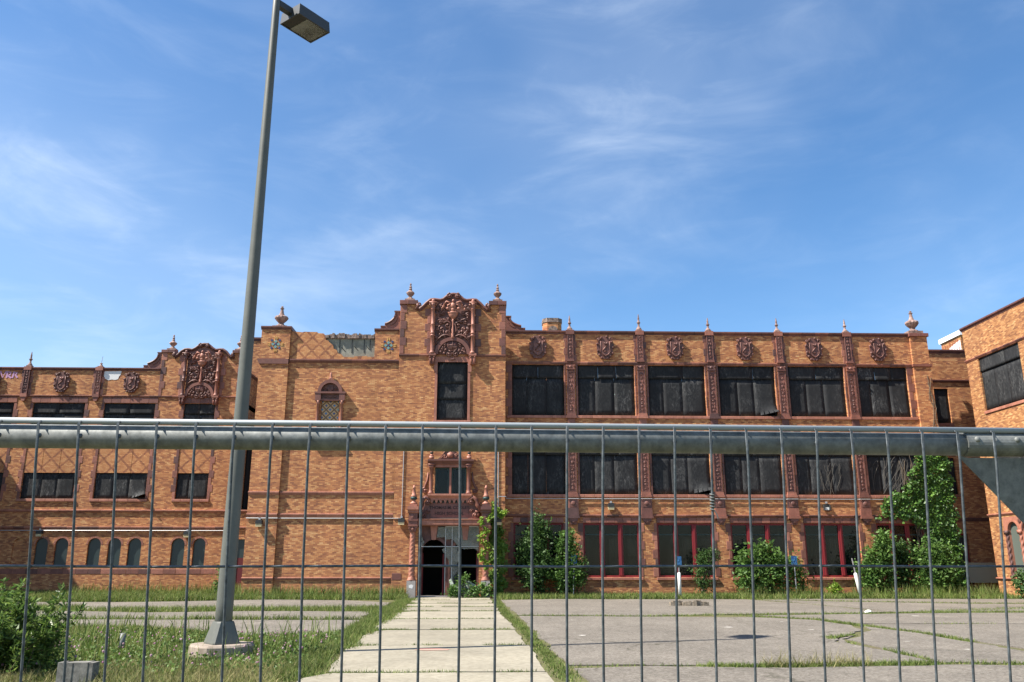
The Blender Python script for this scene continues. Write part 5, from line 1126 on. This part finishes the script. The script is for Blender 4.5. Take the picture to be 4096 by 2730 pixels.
# ================================================================== VEGETATION
RN = np.random.default_rng(4)
def leaves(name, C, size, m, parent=None, aspect=.55, up=0.3, face=None, droop=0.0, spread=1.0):
    """one diamond-shaped leaf, folded a little, at each centre"""
    n = len(C); C = np.asarray(C); d = RN.normal(size=(n, 3)); d[:, 2] = d[:, 2] * .6 + up - droop
    d /= np.linalg.norm(d, axis=1)[:, None]
    if face is None: nrm = RN.normal(size=(n, 3)) + np.array([0, 0, .8])
    else: nrm = np.array(face)[None, :] + RN.normal(size=(n, 3)) * .45 * spread
    s = np.cross(d, nrm); s /= (np.linalg.norm(s, axis=1)[:, None] + 1e-6); nn = np.cross(s, d)
    L = (size * RN.uniform(.45, 1.5, n))[:, None]; Wd = L * aspect * .5
    V = np.stack([C, C + d * L * .45 + s * Wd + nn * L * .08, C + d * L, C + d * L * .45 - s * Wd + nn * L * .08], 1).reshape(-1, 3)
    F = np.arange(n * 4).reshape(n, 4)
    return raw(name, V, F, m, parent)
def blobs(ells, n, clump=.22, ground=0.02):
    vol = np.array([e[3] * e[4] * e[5] for e in ells]) ** .67; cnt = (n * vol / vol.sum()).astype(int); out_ = []
    for e, k in zip(ells, cnt):
        nc = max(6, k // 26); d = RN.normal(size=(nc, 3)); d /= np.linalg.norm(d, axis=1)[:, None]
        rad = RN.uniform(.35, 1.02, nc) ** .6 * RN.uniform(.75, 1.1, nc) * np.where(RN.random(nc) < .16, RN.uniform(1.1, 1.42, nc), 1)
        cc = d * rad[:, None] * np.array(e[3:6]) + np.array(e[:3])
        ci = RN.integers(0, nc, k); cs = RN.uniform(.45, 1.25, nc)[ci][:, None]; pk = cc[ci] + RN.normal(size=(k, 3)) * clump * cs * np.array([1, 1, 1.15])
        out_.append(pk)
    P_ = np.concatenate(out_); return P_[P_[:, 2] > ground]
def shrub(label, base, ells, n, size, m, clump=.2, stems=7, aspect=.5, group='shrubs growing along the classroom wing', name='shrub', up=.3):
    t = empty(name, base); tag(t, label, 'shrub', group)
    st = MB(); rnd = random.Random(int(base[0] * 10))
    for i in range(stems):
        e = rnd.choice(ells); tip = (e[0] + rnd.uniform(-.6, .6) * e[3], e[1] + rnd.uniform(-.5, .5) * e[4], e[2] + rnd.uniform(.0, .7) * e[5])
        b0 = (base[0] + rnd.uniform(-.25, .25), base[1] + rnd.uniform(-.15, .15), 0)
        md = tuple((p + q) / 2 + rnd.uniform(-.12, .12) for p, q in zip(b0, tip)); st.tube([b0, md, tip], [.03, .02, .008], 5)
    st.build('stem', 'bark', t); leaves('foliage', blobs(ells, n, clump), size, m, t, aspect, up); return t
shrub('tallest dark green shrub beside the entrance tower', (2.9, 44.2, 0), [(2.6, 44.0, 1.4, 1.0, .55, 1.2), (2.75, 44.1, 3.0, .62, .4, 1.0), (2.2, 44.0, 2.2, .5, .4, .7)], 7200, .17, 'leaf_dark', .17)
shrub('tall pointed green shrub left of the first unshaded window', (4.3, 43.9, 0), [(4.15, 43.8, 1.1, .95, .5, 1.0), (4.1, 43.9, 2.45, .5, .36, .85), (4.6, 43.8, 1.6, .5, .35, .7)], 6000, .15, 'leaf_mid', .15)
shrub('slim upright dark sapling bush in front of a red framed window', (11.3, 44.3, 0), [(11.25, 44.2, .8, .42, .3, .7), (11.4, 44.2, 1.7, .55, .3, .5), (11.75, 44.2, 2.15, .35, .2, .3)], 2200, .14, 'leaf_dark', .13, 8, .35, up=.6)
shrub('wide bright green bush hiding the lower half of a window', (14.4, 43.7, 0), [(14.2, 43.7, 1.0, 1.35, .6, .95), (13.6, 43.7, 1.7, .7, .45, .7), (15.2, 43.7, 1.55, .8, .45, .65), (14.3, 43.7, 2.2, .55, .35, .5), (16.0, 43.8, 1.1, .5, .3, .8)], 7800, .17, 'leaf_mid', .17)
shrub('leafy bush right of the leaning white post', (20.4, 43.9, 0), [(20.3, 43.9, .95, .95, .5, .95), (20.5, 43.9, 2.0, .75, .4, .75), (20.9, 44, 2.7, .45, .3, .55), (19.7, 43.8, 1.1, .5, .35, .6)], 5600, .16, 'leaf_mid', .16)
shrub('rounded dark bush between two other bushes', (21.9, 44.4, 0), [(21.9, 44.4, 1.3, .55, .4, 1.2), (21.9, 44.4, 2.3, .45, .3, .5)], 2600, .15, 'leaf_dark', .15)
shrub('dense green bush beside the ivy covered corner', (23.4, 43.9, 0), [(23.3, 43.8, 1.1, 1.0, .55, 1.1), (23.4, 43.9, 2.1, .85, .4, .6)], 6200, .16, 'leaf_mid', .16)
shrub('small bush at the foot of the far right wing', (26.2, 41.0, 0), [(26.2, 41.0, .7, .35, .6, .7)], 1500, .14, 'leaf_dark', .13)
shrub('small lime weed clump beside the leaning white post', (17.8, 43.4, 0), [(17.8, 43.4, .35, .35, .25, .35)], 500, .12, 'leaf_lime', .1, 3)
shrub('spindly weed at the foot of the red side door', (-13.3, 43.4, 0), [(-13.2, 43.4, .6, .3, .25, .6), (-13.1, 43.4, 1.3, .18, .15, .4)], 500, .13, 'leaf_mid', .12, 5)
shrub('leafy weeds in front of the broken doorway', (-.9, 43.1, 0), [(-.9, 43.1, .25, .8, .35, .28), (-.2, 43.0, .35, .5, .3, .35), (-1.5, 43.2, .3, .35, .25, .3), (-1.1, 43.3, .85, .25, .2, .4)], 1900, .13, 'leaf_mid', .11, 6)
# ivy on walls
def ivy(name, label, polys, y, n, size, m, thick=.14, cat='ivy'):
    t = empty(name, (sum(p[0] for p in polys[0]) / len(polys[0]), y, 0)); tag(t, label, cat)
    pts = []
    for poly in polys:
        xs_ = [p[0] for p in poly]; zs_ = [p[1] for p in poly]; k = 0; k_n = n if len(polys) == 1 else int(n / len(polys))
        while k < k_n:
            X_ = RN.uniform(min(xs_) - .1, max(xs_) + .1, 4000); Z_ = RN.uniform(min(zs_) - .1, max(zs_) + .1, 4000)
            jx = X_ + .13 * np.sin(Z_ * 7) + RN.normal(size=4000) * .06; jz = Z_ + .1 * np.sin(X_ * 9) + RN.normal(size=4000) * .06
            ins = np.zeros(4000, bool); j = len(poly) - 1
            for i in range(len(poly)):
                a_, b2 = poly[i], poly[j]
                ins ^= ((a_[1] > jz) != (b2[1] > jz)) & (jx < (b2[0] - a_[0]) * (jz - a_[1]) / (b2[1] - a_[1] + 1e-9) + a_[0]); j = i
            dens = np.sin(X_ * 3.1 + 1.3 * np.sin(Z_ * 2.2)) * np.sin(Z_ * 2.7 + X_) 
            ins &= RN.random(4000) < (.75 + .35 * dens)
            lump = .5 + .5 * np.sin(X_ * 4.3 + 2 * np.sin(Z_ * 3.1)) * np.cos(Z_ * 3.7)
            pts.append(np.stack([X_, y - .03 - thick * lump * RN.random(4000), Z_], 1)[ins]); k += int(ins.sum())
    P_ = np.concatenate(pts); P_ = P_[RN.permutation(len(P_))[:n]]; P_ = P_[P_[:, 2] > .02]
    leaves('foliage', P_, size, m, t, .85, 0, (-.1, -1, .35), .75); return t
iv = ivy('ivy', 'thick green ivy climbing the corner of the classroom wing', [[(23.6, 0), (25.4, 0), (25.36, 1.9), (25.33, 3.1), (25.3, 4.3), (25.3, 5.24), (25.32, 6.5), (25.26, 7.6), (25.0, 8.3), (24.2, 8.3), (23.75, 7.5), (23.4, 6.8), (23.1, 6.3), (22.9, 5.8), (22.65, 5.5), (22.0, 5.2), (21.4, 5.05), (21.75, 4.7), (20.95, 4.2), (21.75, 4.1), (23.0, 4.0), (23.4, 3.5), (23.55, 3.1), (23.5, 2.5), (23.7, 1.3)]], 44.9, 13500, .135, 'leaf_ivy', .17)
stm = MB(); rnd = random.Random(9)
for i in range(22):
    x, z = rnd.uniform(23.6, 24.6), .1; pts = [(x, 44.93, z)]
    for k in range(9): x += rnd.uniform(-.28, .12); z += rnd.uniform(.5, 1.0); pts.append((x, 44.93 if x > 24.1 else 45.03, min(z, 8)))
    stm.tube(pts, .012, 4)
stm.build('stem', 'bark', iv)
ivy('ivy', 'dark shaded ivy covering the tower wall beside the right entrance column', [[(.25, .3), (1.0, .2), (1.05, 2.0), (1.05, 3.0), (.75, 3.4), (.7, 4.2), (.55, 4.9), (.4, 4.5), (.3, 3.0)]], 43.98, 2300, .13, 'leaf_olive', .14)
ivy('ivy', 'bright lime ivy winding round the right entrance column', [[(-.12, 1.5), (.12, 1.4), (.1, 1.9), (.0, 2.2), (.12, 2.6), (.05, 3.2), (.0, 3.6), (-.1, 4.0), (-.2, 3.9), (-.15, 3.2), (-.36, 2.9), (-.2, 2.5), (-.3, 2.2), (-.12, 1.9)], [(.15, 3.85), (.35, 3.9), (1.0, 4.15), (.95, 4.35), (.6, 4.3), (.3, 4.5)]], 43.32, 620, .12, 'leaf_lime', .1)
vm = MB(); rnd = random.Random(21)
for x0, s in ((25.05, 1), (24.95, 1), (24.75, 1)):
    x, z = x0, 8.0; pts = [(x, 44.93, z)]
    for k in range(9): x += rnd.uniform(-.14, .12); z += rnd.uniform(.3, .55); pts.append((x, 44.94, z))
    vm.tube(pts, .018, 4)
tag(vm.build('bare_vine', 'bark'), 'leafless brown vine stems on the upper corner pier', 'vine')
vm = MB()
for i in range(26):
    x, z = rnd.uniform(21.2, 23.6), rnd.uniform(5.3, 5.8); pts = [(x, 45.2, z)]
    for k in range(6): x += rnd.uniform(-.05, .22); z += rnd.uniform(.15, .4); pts.append((x, 45.2, min(z, 8.1)))
    vm.tube(pts, .01, 4)
for i in range(10):
    x, z = rnd.uniform(18.2, 19.6), rnd.uniform(5.3, 5.6); pts = [(x, 45.2, z)]
    for k in range(6): x += rnd.uniform(-.16, .16); z += rnd.uniform(.15, .35); pts.append((x, 45.2, z))
    vm.tube(pts, .008, 4)
tag(vm.build('dead_vine', mat('dead_vine_stem', (.085, .078, .068), .9)[0]), 'thin dead vine stems spread over the lower boarded windows', 'vine')

# narrow-leaved shrub near the camera, lower left
sb = empty('willow_shrub', (-7.3, 13.9, 0)); tag(sb, 'tall narrow leaved green shrub close to the fence at far left', 'shrub')
st = MB(); pts_l = []; rnd = random.Random(8)
def branch(p, d, L, r, nseg=7, leafy=.45):
    pts = [Vector(p)]; d = Vector(d).normalized(); q = []
    for k in range(nseg):
        d = (d + Vector((rnd.uniform(-.14, .16), rnd.uniform(-.14, .14), rnd.uniform(-.05, .06)))).normalized(); pts.append(pts[-1] + d * L / nseg)
    st.tube(pts, [r * (1 - .75 * i / nseg) for i in range(nseg + 1)], 5)
    for i in range(int(L * 95)):
        t = rnd.random() ** .8 * (1 - leafy) + leafy; k = min(nseg - 1, int(t * nseg)); f = t * nseg - k; pp = pts[k].lerp(pts[k + 1], f)
        pts_l.append((pp.x + rnd.gauss(0, .016), pp.y + rnd.gauss(0, .016), pp.z + rnd.gauss(0, .012)))
    return pts
for i in range(64):
    bx, by = rnd.uniform(-8.6, -6.75), rnd.uniform(13.2, 14.6); L = rnd.uniform(.55, 1.0) if bx > -7.1 else rnd.uniform(.6, 1.25)
    main = branch((bx, by, 0), (rnd.uniform(-.15, .5), rnd.uniform(-.3, .3), 1), L, .008, 7, .15)
    for k in range(3): j = rnd.randint(2, 6); branch(main[j], (rnd.uniform(-.7, .9), rnd.uniform(-.7, .7), .7), rnd.uniform(.2, .42), .004, 4, .1)
for bx, L in ((-7.75, 1.55), (-7.6, 1.45), (-7.05, 1.42), (-6.9, 1.4), (-6.7, 1.15), (-7.2, 1.3), (-8.1, 1.5), (-7.9, 1.35), (-7.45, 1.3), (-7.3, 1.2), (-6.8, 1.2), (-6.95, 1.1), (-7.5, 1.15), (-7.1, 1.1), (-6.6, .95), (-8.3, 1.3)): branch((bx - .25, 13.9, 0), (.22, 0, 1), L, .009, 9, .3)
st.build('stem', 'bark', sb); leaves('foliage', np.array([p for p in pts_l if p[2] > .03]), .10, 'leaf_willow', sb, .26, .6)
V_ = blobs([(-7.6, 13.9, .35, .9, .6, .35), (-6.9, 13.9, .3, .45, .5, .28)], 5200, .09); leaves('undergrowth', V_, .085, 'leaf_willow', sb, .26, .3)

# ---- grass
def blades(C, h, w, lean=.35):
    n = len(C); C = np.asarray(C); a = RN.uniform(0, 2 * np.pi, n); H = (h * RN.uniform(.45, 1.35, n))[:, None]
    s = np.stack([np.cos(a), np.sin(a), np.zeros(n)], 1) * w * RN.uniform(.6, 1.3, (n, 1)); l = RN.normal(size=(n, 3)) * lean; l[:, 2] = 1
    l /= np.linalg.norm(l, axis=1)[:, None]; l2 = l + RN.normal(size=(n, 3)) * lean * .8; l2[:, 2] = np.abs(l2[:, 2]) * .8
    mid = C + l * H * .55; tip = mid + l2 * H * .5
    V = np.stack([C - s, C + s, mid + s * .7, mid - s * .7, tip], 1).reshape(-1, 3); i0 = np.arange(n)[:, None] * 5
    F = np.concatenate([i0 + np.array([0, 1, 2, 3])[None]], 1); T = i0 + np.array([3, 2, 4])[None]
    return V, F, T
def grass(name, label, C, h, w, m, lean=.35, cat='grass'):
    C = np.asarray(C); C = np.column_stack([C[:, 0], C[:, 1], np.full(len(C), .0)]); V, F, T = blades(C, h, w, lean)
    F3 = np.concatenate([F[:, [0, 1, 2]], F[:, [0, 2, 3]], T])
    return tag(raw(name, V, F3, m), label, cat, kind='stuff')
def vnoise(x, y, s, seed=0):
    return .5 + .25 * (np.sin(x * s + seed) * np.cos(y * s * 1.3 + seed * 2) + np.sin((x + y) * s * .63 + seed * 3) * np.cos((x - y) * s * .81 + 1)) + .12 * np.sin(x * s * 2.7 + y * s * 2.1)
def inpoly(x, y, poly):
    ins = np.zeros(len(x), bool); j = len(poly) - 1
    for i in range(len(poly)):
        a_, b2 = poly[i], poly[j]; ins ^= ((a_[1] > y) != (b2[1] > y)) & (x < (b2[0] - a_[0]) * (y - a_[1]) / (b2[1] - a_[1] + 1e-9) + a_[0]); j = i
    return ins
def fill(poly, n, s=1.0, lo=.25, seed=0):
    xs_ = [p[0] for p in poly]; ys_ = [p[1] for p in poly]; r = []; k = 0
    while k < n:
        X_ = RN.uniform(min(xs_), max(xs_), 60000); Y_ = RN.uniform(min(ys_), max(ys_), 60000)
        ok = inpoly(X_, Y_, poly) & (RN.random(60000) < lo + vnoise(X_, Y_, s, seed)); q = np.stack([X_[ok], Y_[ok]], 1); r.append(q); k += len(q)
    return np.concatenate(r)[:n]
def line_pts(pts, n, width, gaps=.0, seed=0):
    pts = np.array(pts, float); seg = np.diff(pts, axis=0); L = np.hypot(seg[:, 0], seg[:, 1]); t = RN.uniform(0, L.sum(), n); c = np.concatenate([[0], np.cumsum(L)])
    k = np.clip(np.searchsorted(c, t) - 1, 0, len(L) - 1); f = (t - c[k]) / L[k]; p = pts[k] + seg[k] * f[:, None] + RN.normal(size=(n, 2)) * width
    if gaps: p = p[(vnoise(p[:, 0], p[:, 1], 1.3, seed) > gaps)]
    return p
LAWN = [(-16, 12.2), (-3.0, 12.2), (-2.78, 14), (-2.9, 18), (-3.2, 21), (-3.7, 21.6), (-5.4, 20.6), (-6.4, 21.5), (-9, 23.8), (-11.2, 24.1), (-15, 25.5)]
def keep(P_):
    d = np.hypot(P_[:, 0] - LP[0], P_[:, 1] - LP[1]); return P_[(d > .6) & ~((P_[:, 0] > -6.5) & (P_[:, 0] < -5.5) & (P_[:, 1] < 13.0))]
ln = keep(fill(LAWN, 80000, 1.5, .12, 1))
grass('lawn_grass', 'weedy green lawn around the foot of the lamp pole', ln, .12, .006, 'grass', .45)
grass('dry_grass', 'straw coloured dry grass at the front edge of the lawn', keep(np.concatenate([fill([(-9, 12.2), (-3, 12.2), (-2.8, 14.4), (-4, 14.9), (-9, 14)], 9000, 1.5, .2, 2), fill(LAWN, 12000, 2, .1, 5)])), .16, .005, 'grass_dry', .6)
cl = keep(fill([(-9.5, 13.5), (-3.1, 13.5), (-3.0, 18), (-3.4, 20.6), (-5.4, 20.2), (-9, 22)], 7000, 1.7, .2, 3)); cl = np.column_stack([cl, RN.uniform(.05, .17, len(cl))])
tag(leaves('clover_leaves', cl, .045, 'clover', None, .95, -.2), 'low clover leaves mixed through the lawn', 'clover', kind='stuff')
fl = keep(fill([(-10, 13.5), (-3.05, 13.5), (-3.0, 18), (-3.4, 20.4), (-5.4, 20.0), (-9, 21)], 230, 1.3, .1, 4)); fm = MB()
for x, y in fl: fm.ball((x, y, random.uniform(.13, .26)), random.uniform(.014, .024), 5, 3)
tag(fm.build('clover_flowers', 'flower'), 'pink clover flowers scattered over the lawn', 'flowers', kind='stuff')
B1 = [(-34, 50.9), (-12.5, 50.9), (-12.5, 43.9), (-3.9, 43.8), (-3.6, 41.4), (-6.5, 40.9), (-9.5, 41.6), (-11.2, 42.0), (-12.6, 40.6), (-15.2, 39.4), (-28, 39.6), (-34, 39)]
B2 = [(.5, 43.4), (1.0, 45), (25, 45), (25.4, 46.5), (26.6, 46.5), (26.6, 36), (26.3, 41.2), (22, 41.6), (13.2, 41.7), (12.4, 41.5), (6, 41.6), (3.4, 42), (.7, 41)]
grass('verge_grass', 'rough grass verge along the foot of the left wing and tower', np.concatenate([fill(B1, 30000, .9, .35, 6), fill([(-18, 39.3), (-10, 41.3), (-3.8, 41.2), (-3.8, 43.7), (-12, 43.6), (-20, 45)], 14000, .9, .3, 8)]), .27, .014, 'grass', .4)
grass('verge_grass', 'rough grass verge along the foot of the classroom wing', fill(B2, 30000, 1.1, .35, 7), .26, .014, 'grass', .4)
tall = np.concatenate([keep(fill([(-12, 13.5), (-3.2, 14.5), (-3.3, 20.8), (-5.6, 20.4), (-9, 23.4), (-12, 23.8)], 900, 1.2, .05, 12)) , fill([(-14, 43), (-10, 42.6), (-3.9, 42.6), (-3.9, 43.9), (-12.6, 43.9)], 2600, 1.6, .05, 9), fill([(12.9, 42.8), (17.2, 42.8), (17.2, 44.6), (12.9, 44.6)], 1500, 1, .2, 2), fill([(19, 42.6), (26.2, 42.6), (26.2, 44.5), (19, 44.5)], 2200, 1.2, .1, 3), fill([(-24, 49.5), (-15, 49.5), (-14, 44), (-12.6, 44), (-12.6, 50.5), (-24, 50.8)], 2500, 1.3, .1, 4)])
grass('tall_weeds', 'taller weeds standing against the school walls and in the lawn', tall, .6, .012, 'grass', .25)
strip_l = np.concatenate([line_pts([(-3.3, 41), (-3.0, 27), (-2.75, 18.5), (-2.65, 14)], 5000, .12, .5, 2), line_pts([(-3.75, 41.2), (-3.62, 38), (-3.55, 34.5), (-3.5, 31), (-3.4, 27), (-3.25, 22.5), (-3.1, 18.5), (-2.95, 14.5), (-2.9, 13)], 17000, .15), line_pts([(-4.2, 33.4), (-3.5, 30)], 2200, .3)])
strip_r = line_pts([(.52, 41.2), (.62, 36), (.72, 30), (.95, 25), (1.1, 20), (1.18, 15), (1.25, 12.8)], 9000, .09)
grass('path_edge_grass', 'shaggy grass strip along the left edge of the walkway', strip_l, .15, .008, 'grass', .5)
grass('path_edge_grass', 'thin grass strip along the right edge of the walkway', strip_r, .06, .007, 'grass', .5)
jl = np.concatenate([line_pts([(xl(y) + .1, y), (xr(y) - .1, y)], 2000 if y > 20 else 1500, .04, .33, i) for i, y in enumerate(JY[2:-1])])
jl = np.concatenate([jl] + [fill([(xl(y) - .1, y + .12), (xl(y) + .75, y + .06), (xl(y) + .5, y - .1), (xl(y) - .1, y - .8)], 420, 2, .4, 3) for y in JY[2:-1]])
grass('joint_grass', 'tufts of grass in the joints between walkway slabs', jl, .075, .007, 'grass', .5)
cr = np.concatenate([line_pts([(x, y) for x, y in J1], 5200, .08), line_pts([(13.9, 30.3), (13.7, 36), (12.8, 41.2)], 150, .04), line_pts([(12.6, 41.4), (15.6, 39.05), (20.5, 36.5), (26.3, 35.6)], 4200, .2), line_pts([(15, 30.1), (22, 30.3), (30, 29.9)], 2600, .18), line_pts([(15.5, 30.2), (20.5, 32.5), (26, 33.5)], 2400, .3),
    line_pts([(8.5, 27.6), (10.1, 26.2), (10.25, 23.8), (10.65, 20.9), (10.55, 18.7)], 3000, .06), line_pts([(7.9, 19.75), (8.4, 20.2), (8.75, 20.5)], 300, .05), line_pts([(7.75, 18.6), (7.85, 17), (7.85, 15.4)], 420, .035, .35), line_pts([(7.95, 19.9), (7.75, 19.4)], 160, .06),
    line_pts([(10.8, 24.4), (15, 24.1), (26, 23.9)], 900, .05, .5), line_pts([(8.2, 28.2), (12.5, 29.1), (16.8, 29.9)], 900, .08, .3), line_pts(J0, 1300, .03, .3), line_pts([(3.6, 14.45), (4.5, 14.35), (6, 14.45), (7.6, 14.7)], 4200, .075), line_pts([(7.6, 14.7), (9.1, 14.6), (12, 14.5)], 900, .05)])
grass('crack_grass', 'grass growing in the cracks of the right hand lot', cr, .09, .007, 'grass', .5)
cl_ = np.concatenate([fill([(-4.0, 34.2), (-3.9, 31.1), (-8.3, 31.5), (-12, 31.0), (-14.6, 31.9), (-28, 33.7), (-28, 36.3), (-16, 35.2), (-15, 33), (-11, 34.1), (-7.5, 33.8)], 15000, .8, .5, 3), line_pts([(-3.8, 26.6), (-6.1, 26.75), (-9, 27.0)], 1500, .1, .25), line_pts([(-9, 27), (-12.2, 27.2), (-20, 29), (-28, 29.6)], 3500, .2)])
grass('crack_grass', 'bands of grass between the broken panels of the left hand lot', cl_, .17, .009, 'grass', .45)
tf = np.concatenate([line_pts([(4.6, 14.4), (5.3, 14.4)], 260, .06), line_pts([(5.4, 14.45), (6.4, 14.5)], 400, .09)]); grass('dry_tuft', 'dry pale grass tufts standing in the nearest crack of the lot', tf, .26, .004, 'grass_dry', .6)

# ================================================================== SMALL THINGS
def sign_post(x, y, label, h=2.15, sleeve=True, lean=0.0, sign=True, sleeve_h=1.05):
    t = empty('sign_post', (x, y, 0)); tag(t, label, 'sign post', 'parking sign posts in front of the classroom wing'); rt = Matrix.Translation((x, y, 0)) @ Matrix.Rotation(lean, 4, 'Y')
    MB().box(-.02, .02, -.02, .02, .0, h).build('post', 'conduit', t, rt)
    if sleeve: MB().lathe([(.085, 0), (.085, sleeve_h - .03), (.06, sleeve_h), (.02, sleeve_h + .015)], 0, 0, 14).build('white_sleeve', 'white', t, rt, True)
    if sign:
        p = [(-.15, h - .42), (-.13, h - .45), (.13, h - .45), (.15, h - .42), (.15, h - .03), (.13, h), (-.13, h), (-.15, h - .03)]
        so = MB().prism(p, -.028, -.022).build('sign_plate', 'blue_sign', t, rt)
        g = MB(); g.tube([(.03, -.031, h - .12), (.02, -.031, h - .22), (-.05, -.031, h - .23)], .014, 5); g.ring(.0, h - .29, .07, .09, R(-190), R(30), -.032, -.029, 12); g.ball((.03, -.031, h - .09), (.022, .003, .022), 8, 4); g.build('wheelchair_symbol', mat('faded_pale_blue', (.08, .22, .38), .6)[0], so, rt)
sign_post(9.66, 42.6, 'blue sign on a thin post rising from a white sleeve', 2.02, True, 0, True, 1.23)
sign_post(18.72, 42.6, 'leaning thin post with a white sleeve and no sign', 1.95, True, R(-8), False, 1.22)
sign_post(15.75, 43.3, 'blue sign poking out of the wide bright green bush', 2.05, False)
sign_post(4.45, 43.5, 'blue sign on a bent grey post right of the tall shrubs', 2.1, False, R(2))
wk = random.Random(31)
for i, (x, L, rz, lb) in enumerate(((7.75, .5, .06, 'left piece of the broken timber bumper on the lot'), (8.25, .55, -.12, 'middle piece of the broken timber bumper on the lot'), (8.75, .55, .04, 'right piece of the broken timber bumper on the lot'))):
    b = MB(); n = 5
    for k in range(n):
        x0 = -L / 2 + L * k / n; hh = .19 + wk.uniform(-.05, .03); b.prism([(x0, .0), (x0 + L / n + .01, .0), (x0 + L / n + .01, hh + wk.uniform(-.02, .02)), (x0, hh)], -.1 + wk.uniform(-.02, .02), .1)
    tag(b.build('timber_bumper', 'timber', None, Matrix.Translation((x, 34.9 + wk.uniform(-.15, .1), .022)) @ Matrix.Rotation(rz, 4, 'Z')), lb, 'timber', 'pieces of one broken timber bumper')
b = MB(); rnd = random.Random(6)
x0, x1, y0, y1, zt = -6.12, -5.62, 12.9, 13.12, .27
k = 7
for i in range(k):
    a0, a1 = x0 + (x1 - x0) * i / k, x0 + (x1 - x0) * (i + 1) / k
    b.box(a0, a1 + .001, y0 + rnd.uniform(-.008, .008), y1, -.1, zt + rnd.uniform(-.008, .008))
tag(b.build('concrete_block', 'block'), 'rough grey concrete block in the grass under the near shrub', 'concrete block')
tag(MB().lathe([(.052, 0), (.055, .36), (.045, .36), (.045, .2)], -6.95, 17.1, 14).build('pipe_stub', 'galv', smooth=True), 'short grey pipe stub standing in the clover lawn', 'pipe')
tag(MB().prism([(-1.85, .9), (-1.75, .98), (-1.58, .62), (-1.3, .6), (-1.1, .78), (-.95, .92), (-.15, .42), (-.4, .38), (-.5, .1), (-.7, .12), (-1.2, .35), (-1.7, .42)][::-1], -.006, .006).build('fallen_sheet', 'fallen', None, Matrix.Translation((.05, 43.2, 0)) @ Matrix.Rotation(R(-14), 4, 'X')), 'torn plastic sheet fallen across the right hand doorway', 'plastic sheet')
for i, (x, y, s, lb) in enumerate(((13.2, 29.6, .12, 'crumpled white litter scrap by the long crack of the lot'), (-4.0, 15.05, .1, 'pale stone lying in the lawn right of the lamp footing'))):
    b = MB(); b.ball((x, y, .06), (s, s * .7, s * .5), 7, 5); b.v = [(p[0] + rnd.uniform(-.02, .02), p[1] + rnd.uniform(-.02, .02), max(.02, p[2] + rnd.uniform(-.02, .02))) for p in b.v]
    tag(b.build('litter_scrap' if i == 0 else 'stone', 'white' if i == 0 else 'footing'), lb, 'litter' if i == 0 else 'stone')
pt = MB(); rnd = random.Random(77)
for i in range(13):
    x, y = (rnd.uniform(1.8, 11), rnd.uniform(14.8, 27)) if i < 8 else (rnd.uniform(11, 20), rnd.uniform(15, 29)); r = rnd.uniform(.03, .1); k = 7
    n0 = len(pt.v); pt.add([(x + r * rnd.uniform(.5, 1.3) * math.cos(2 * math.pi * j / k) * 1.6, y + r * rnd.uniform(.5, 1.3) * math.sin(2 * math.pi * j / k), .0265) for j in range(k)], [tuple(range(k))])
tag(pt.build('paint_flecks', mat('pale_fleck', (.52, .49, .44), .95)[0]), 'pale flecks of old paint on the asphalt', 'paint', kind='stuff')
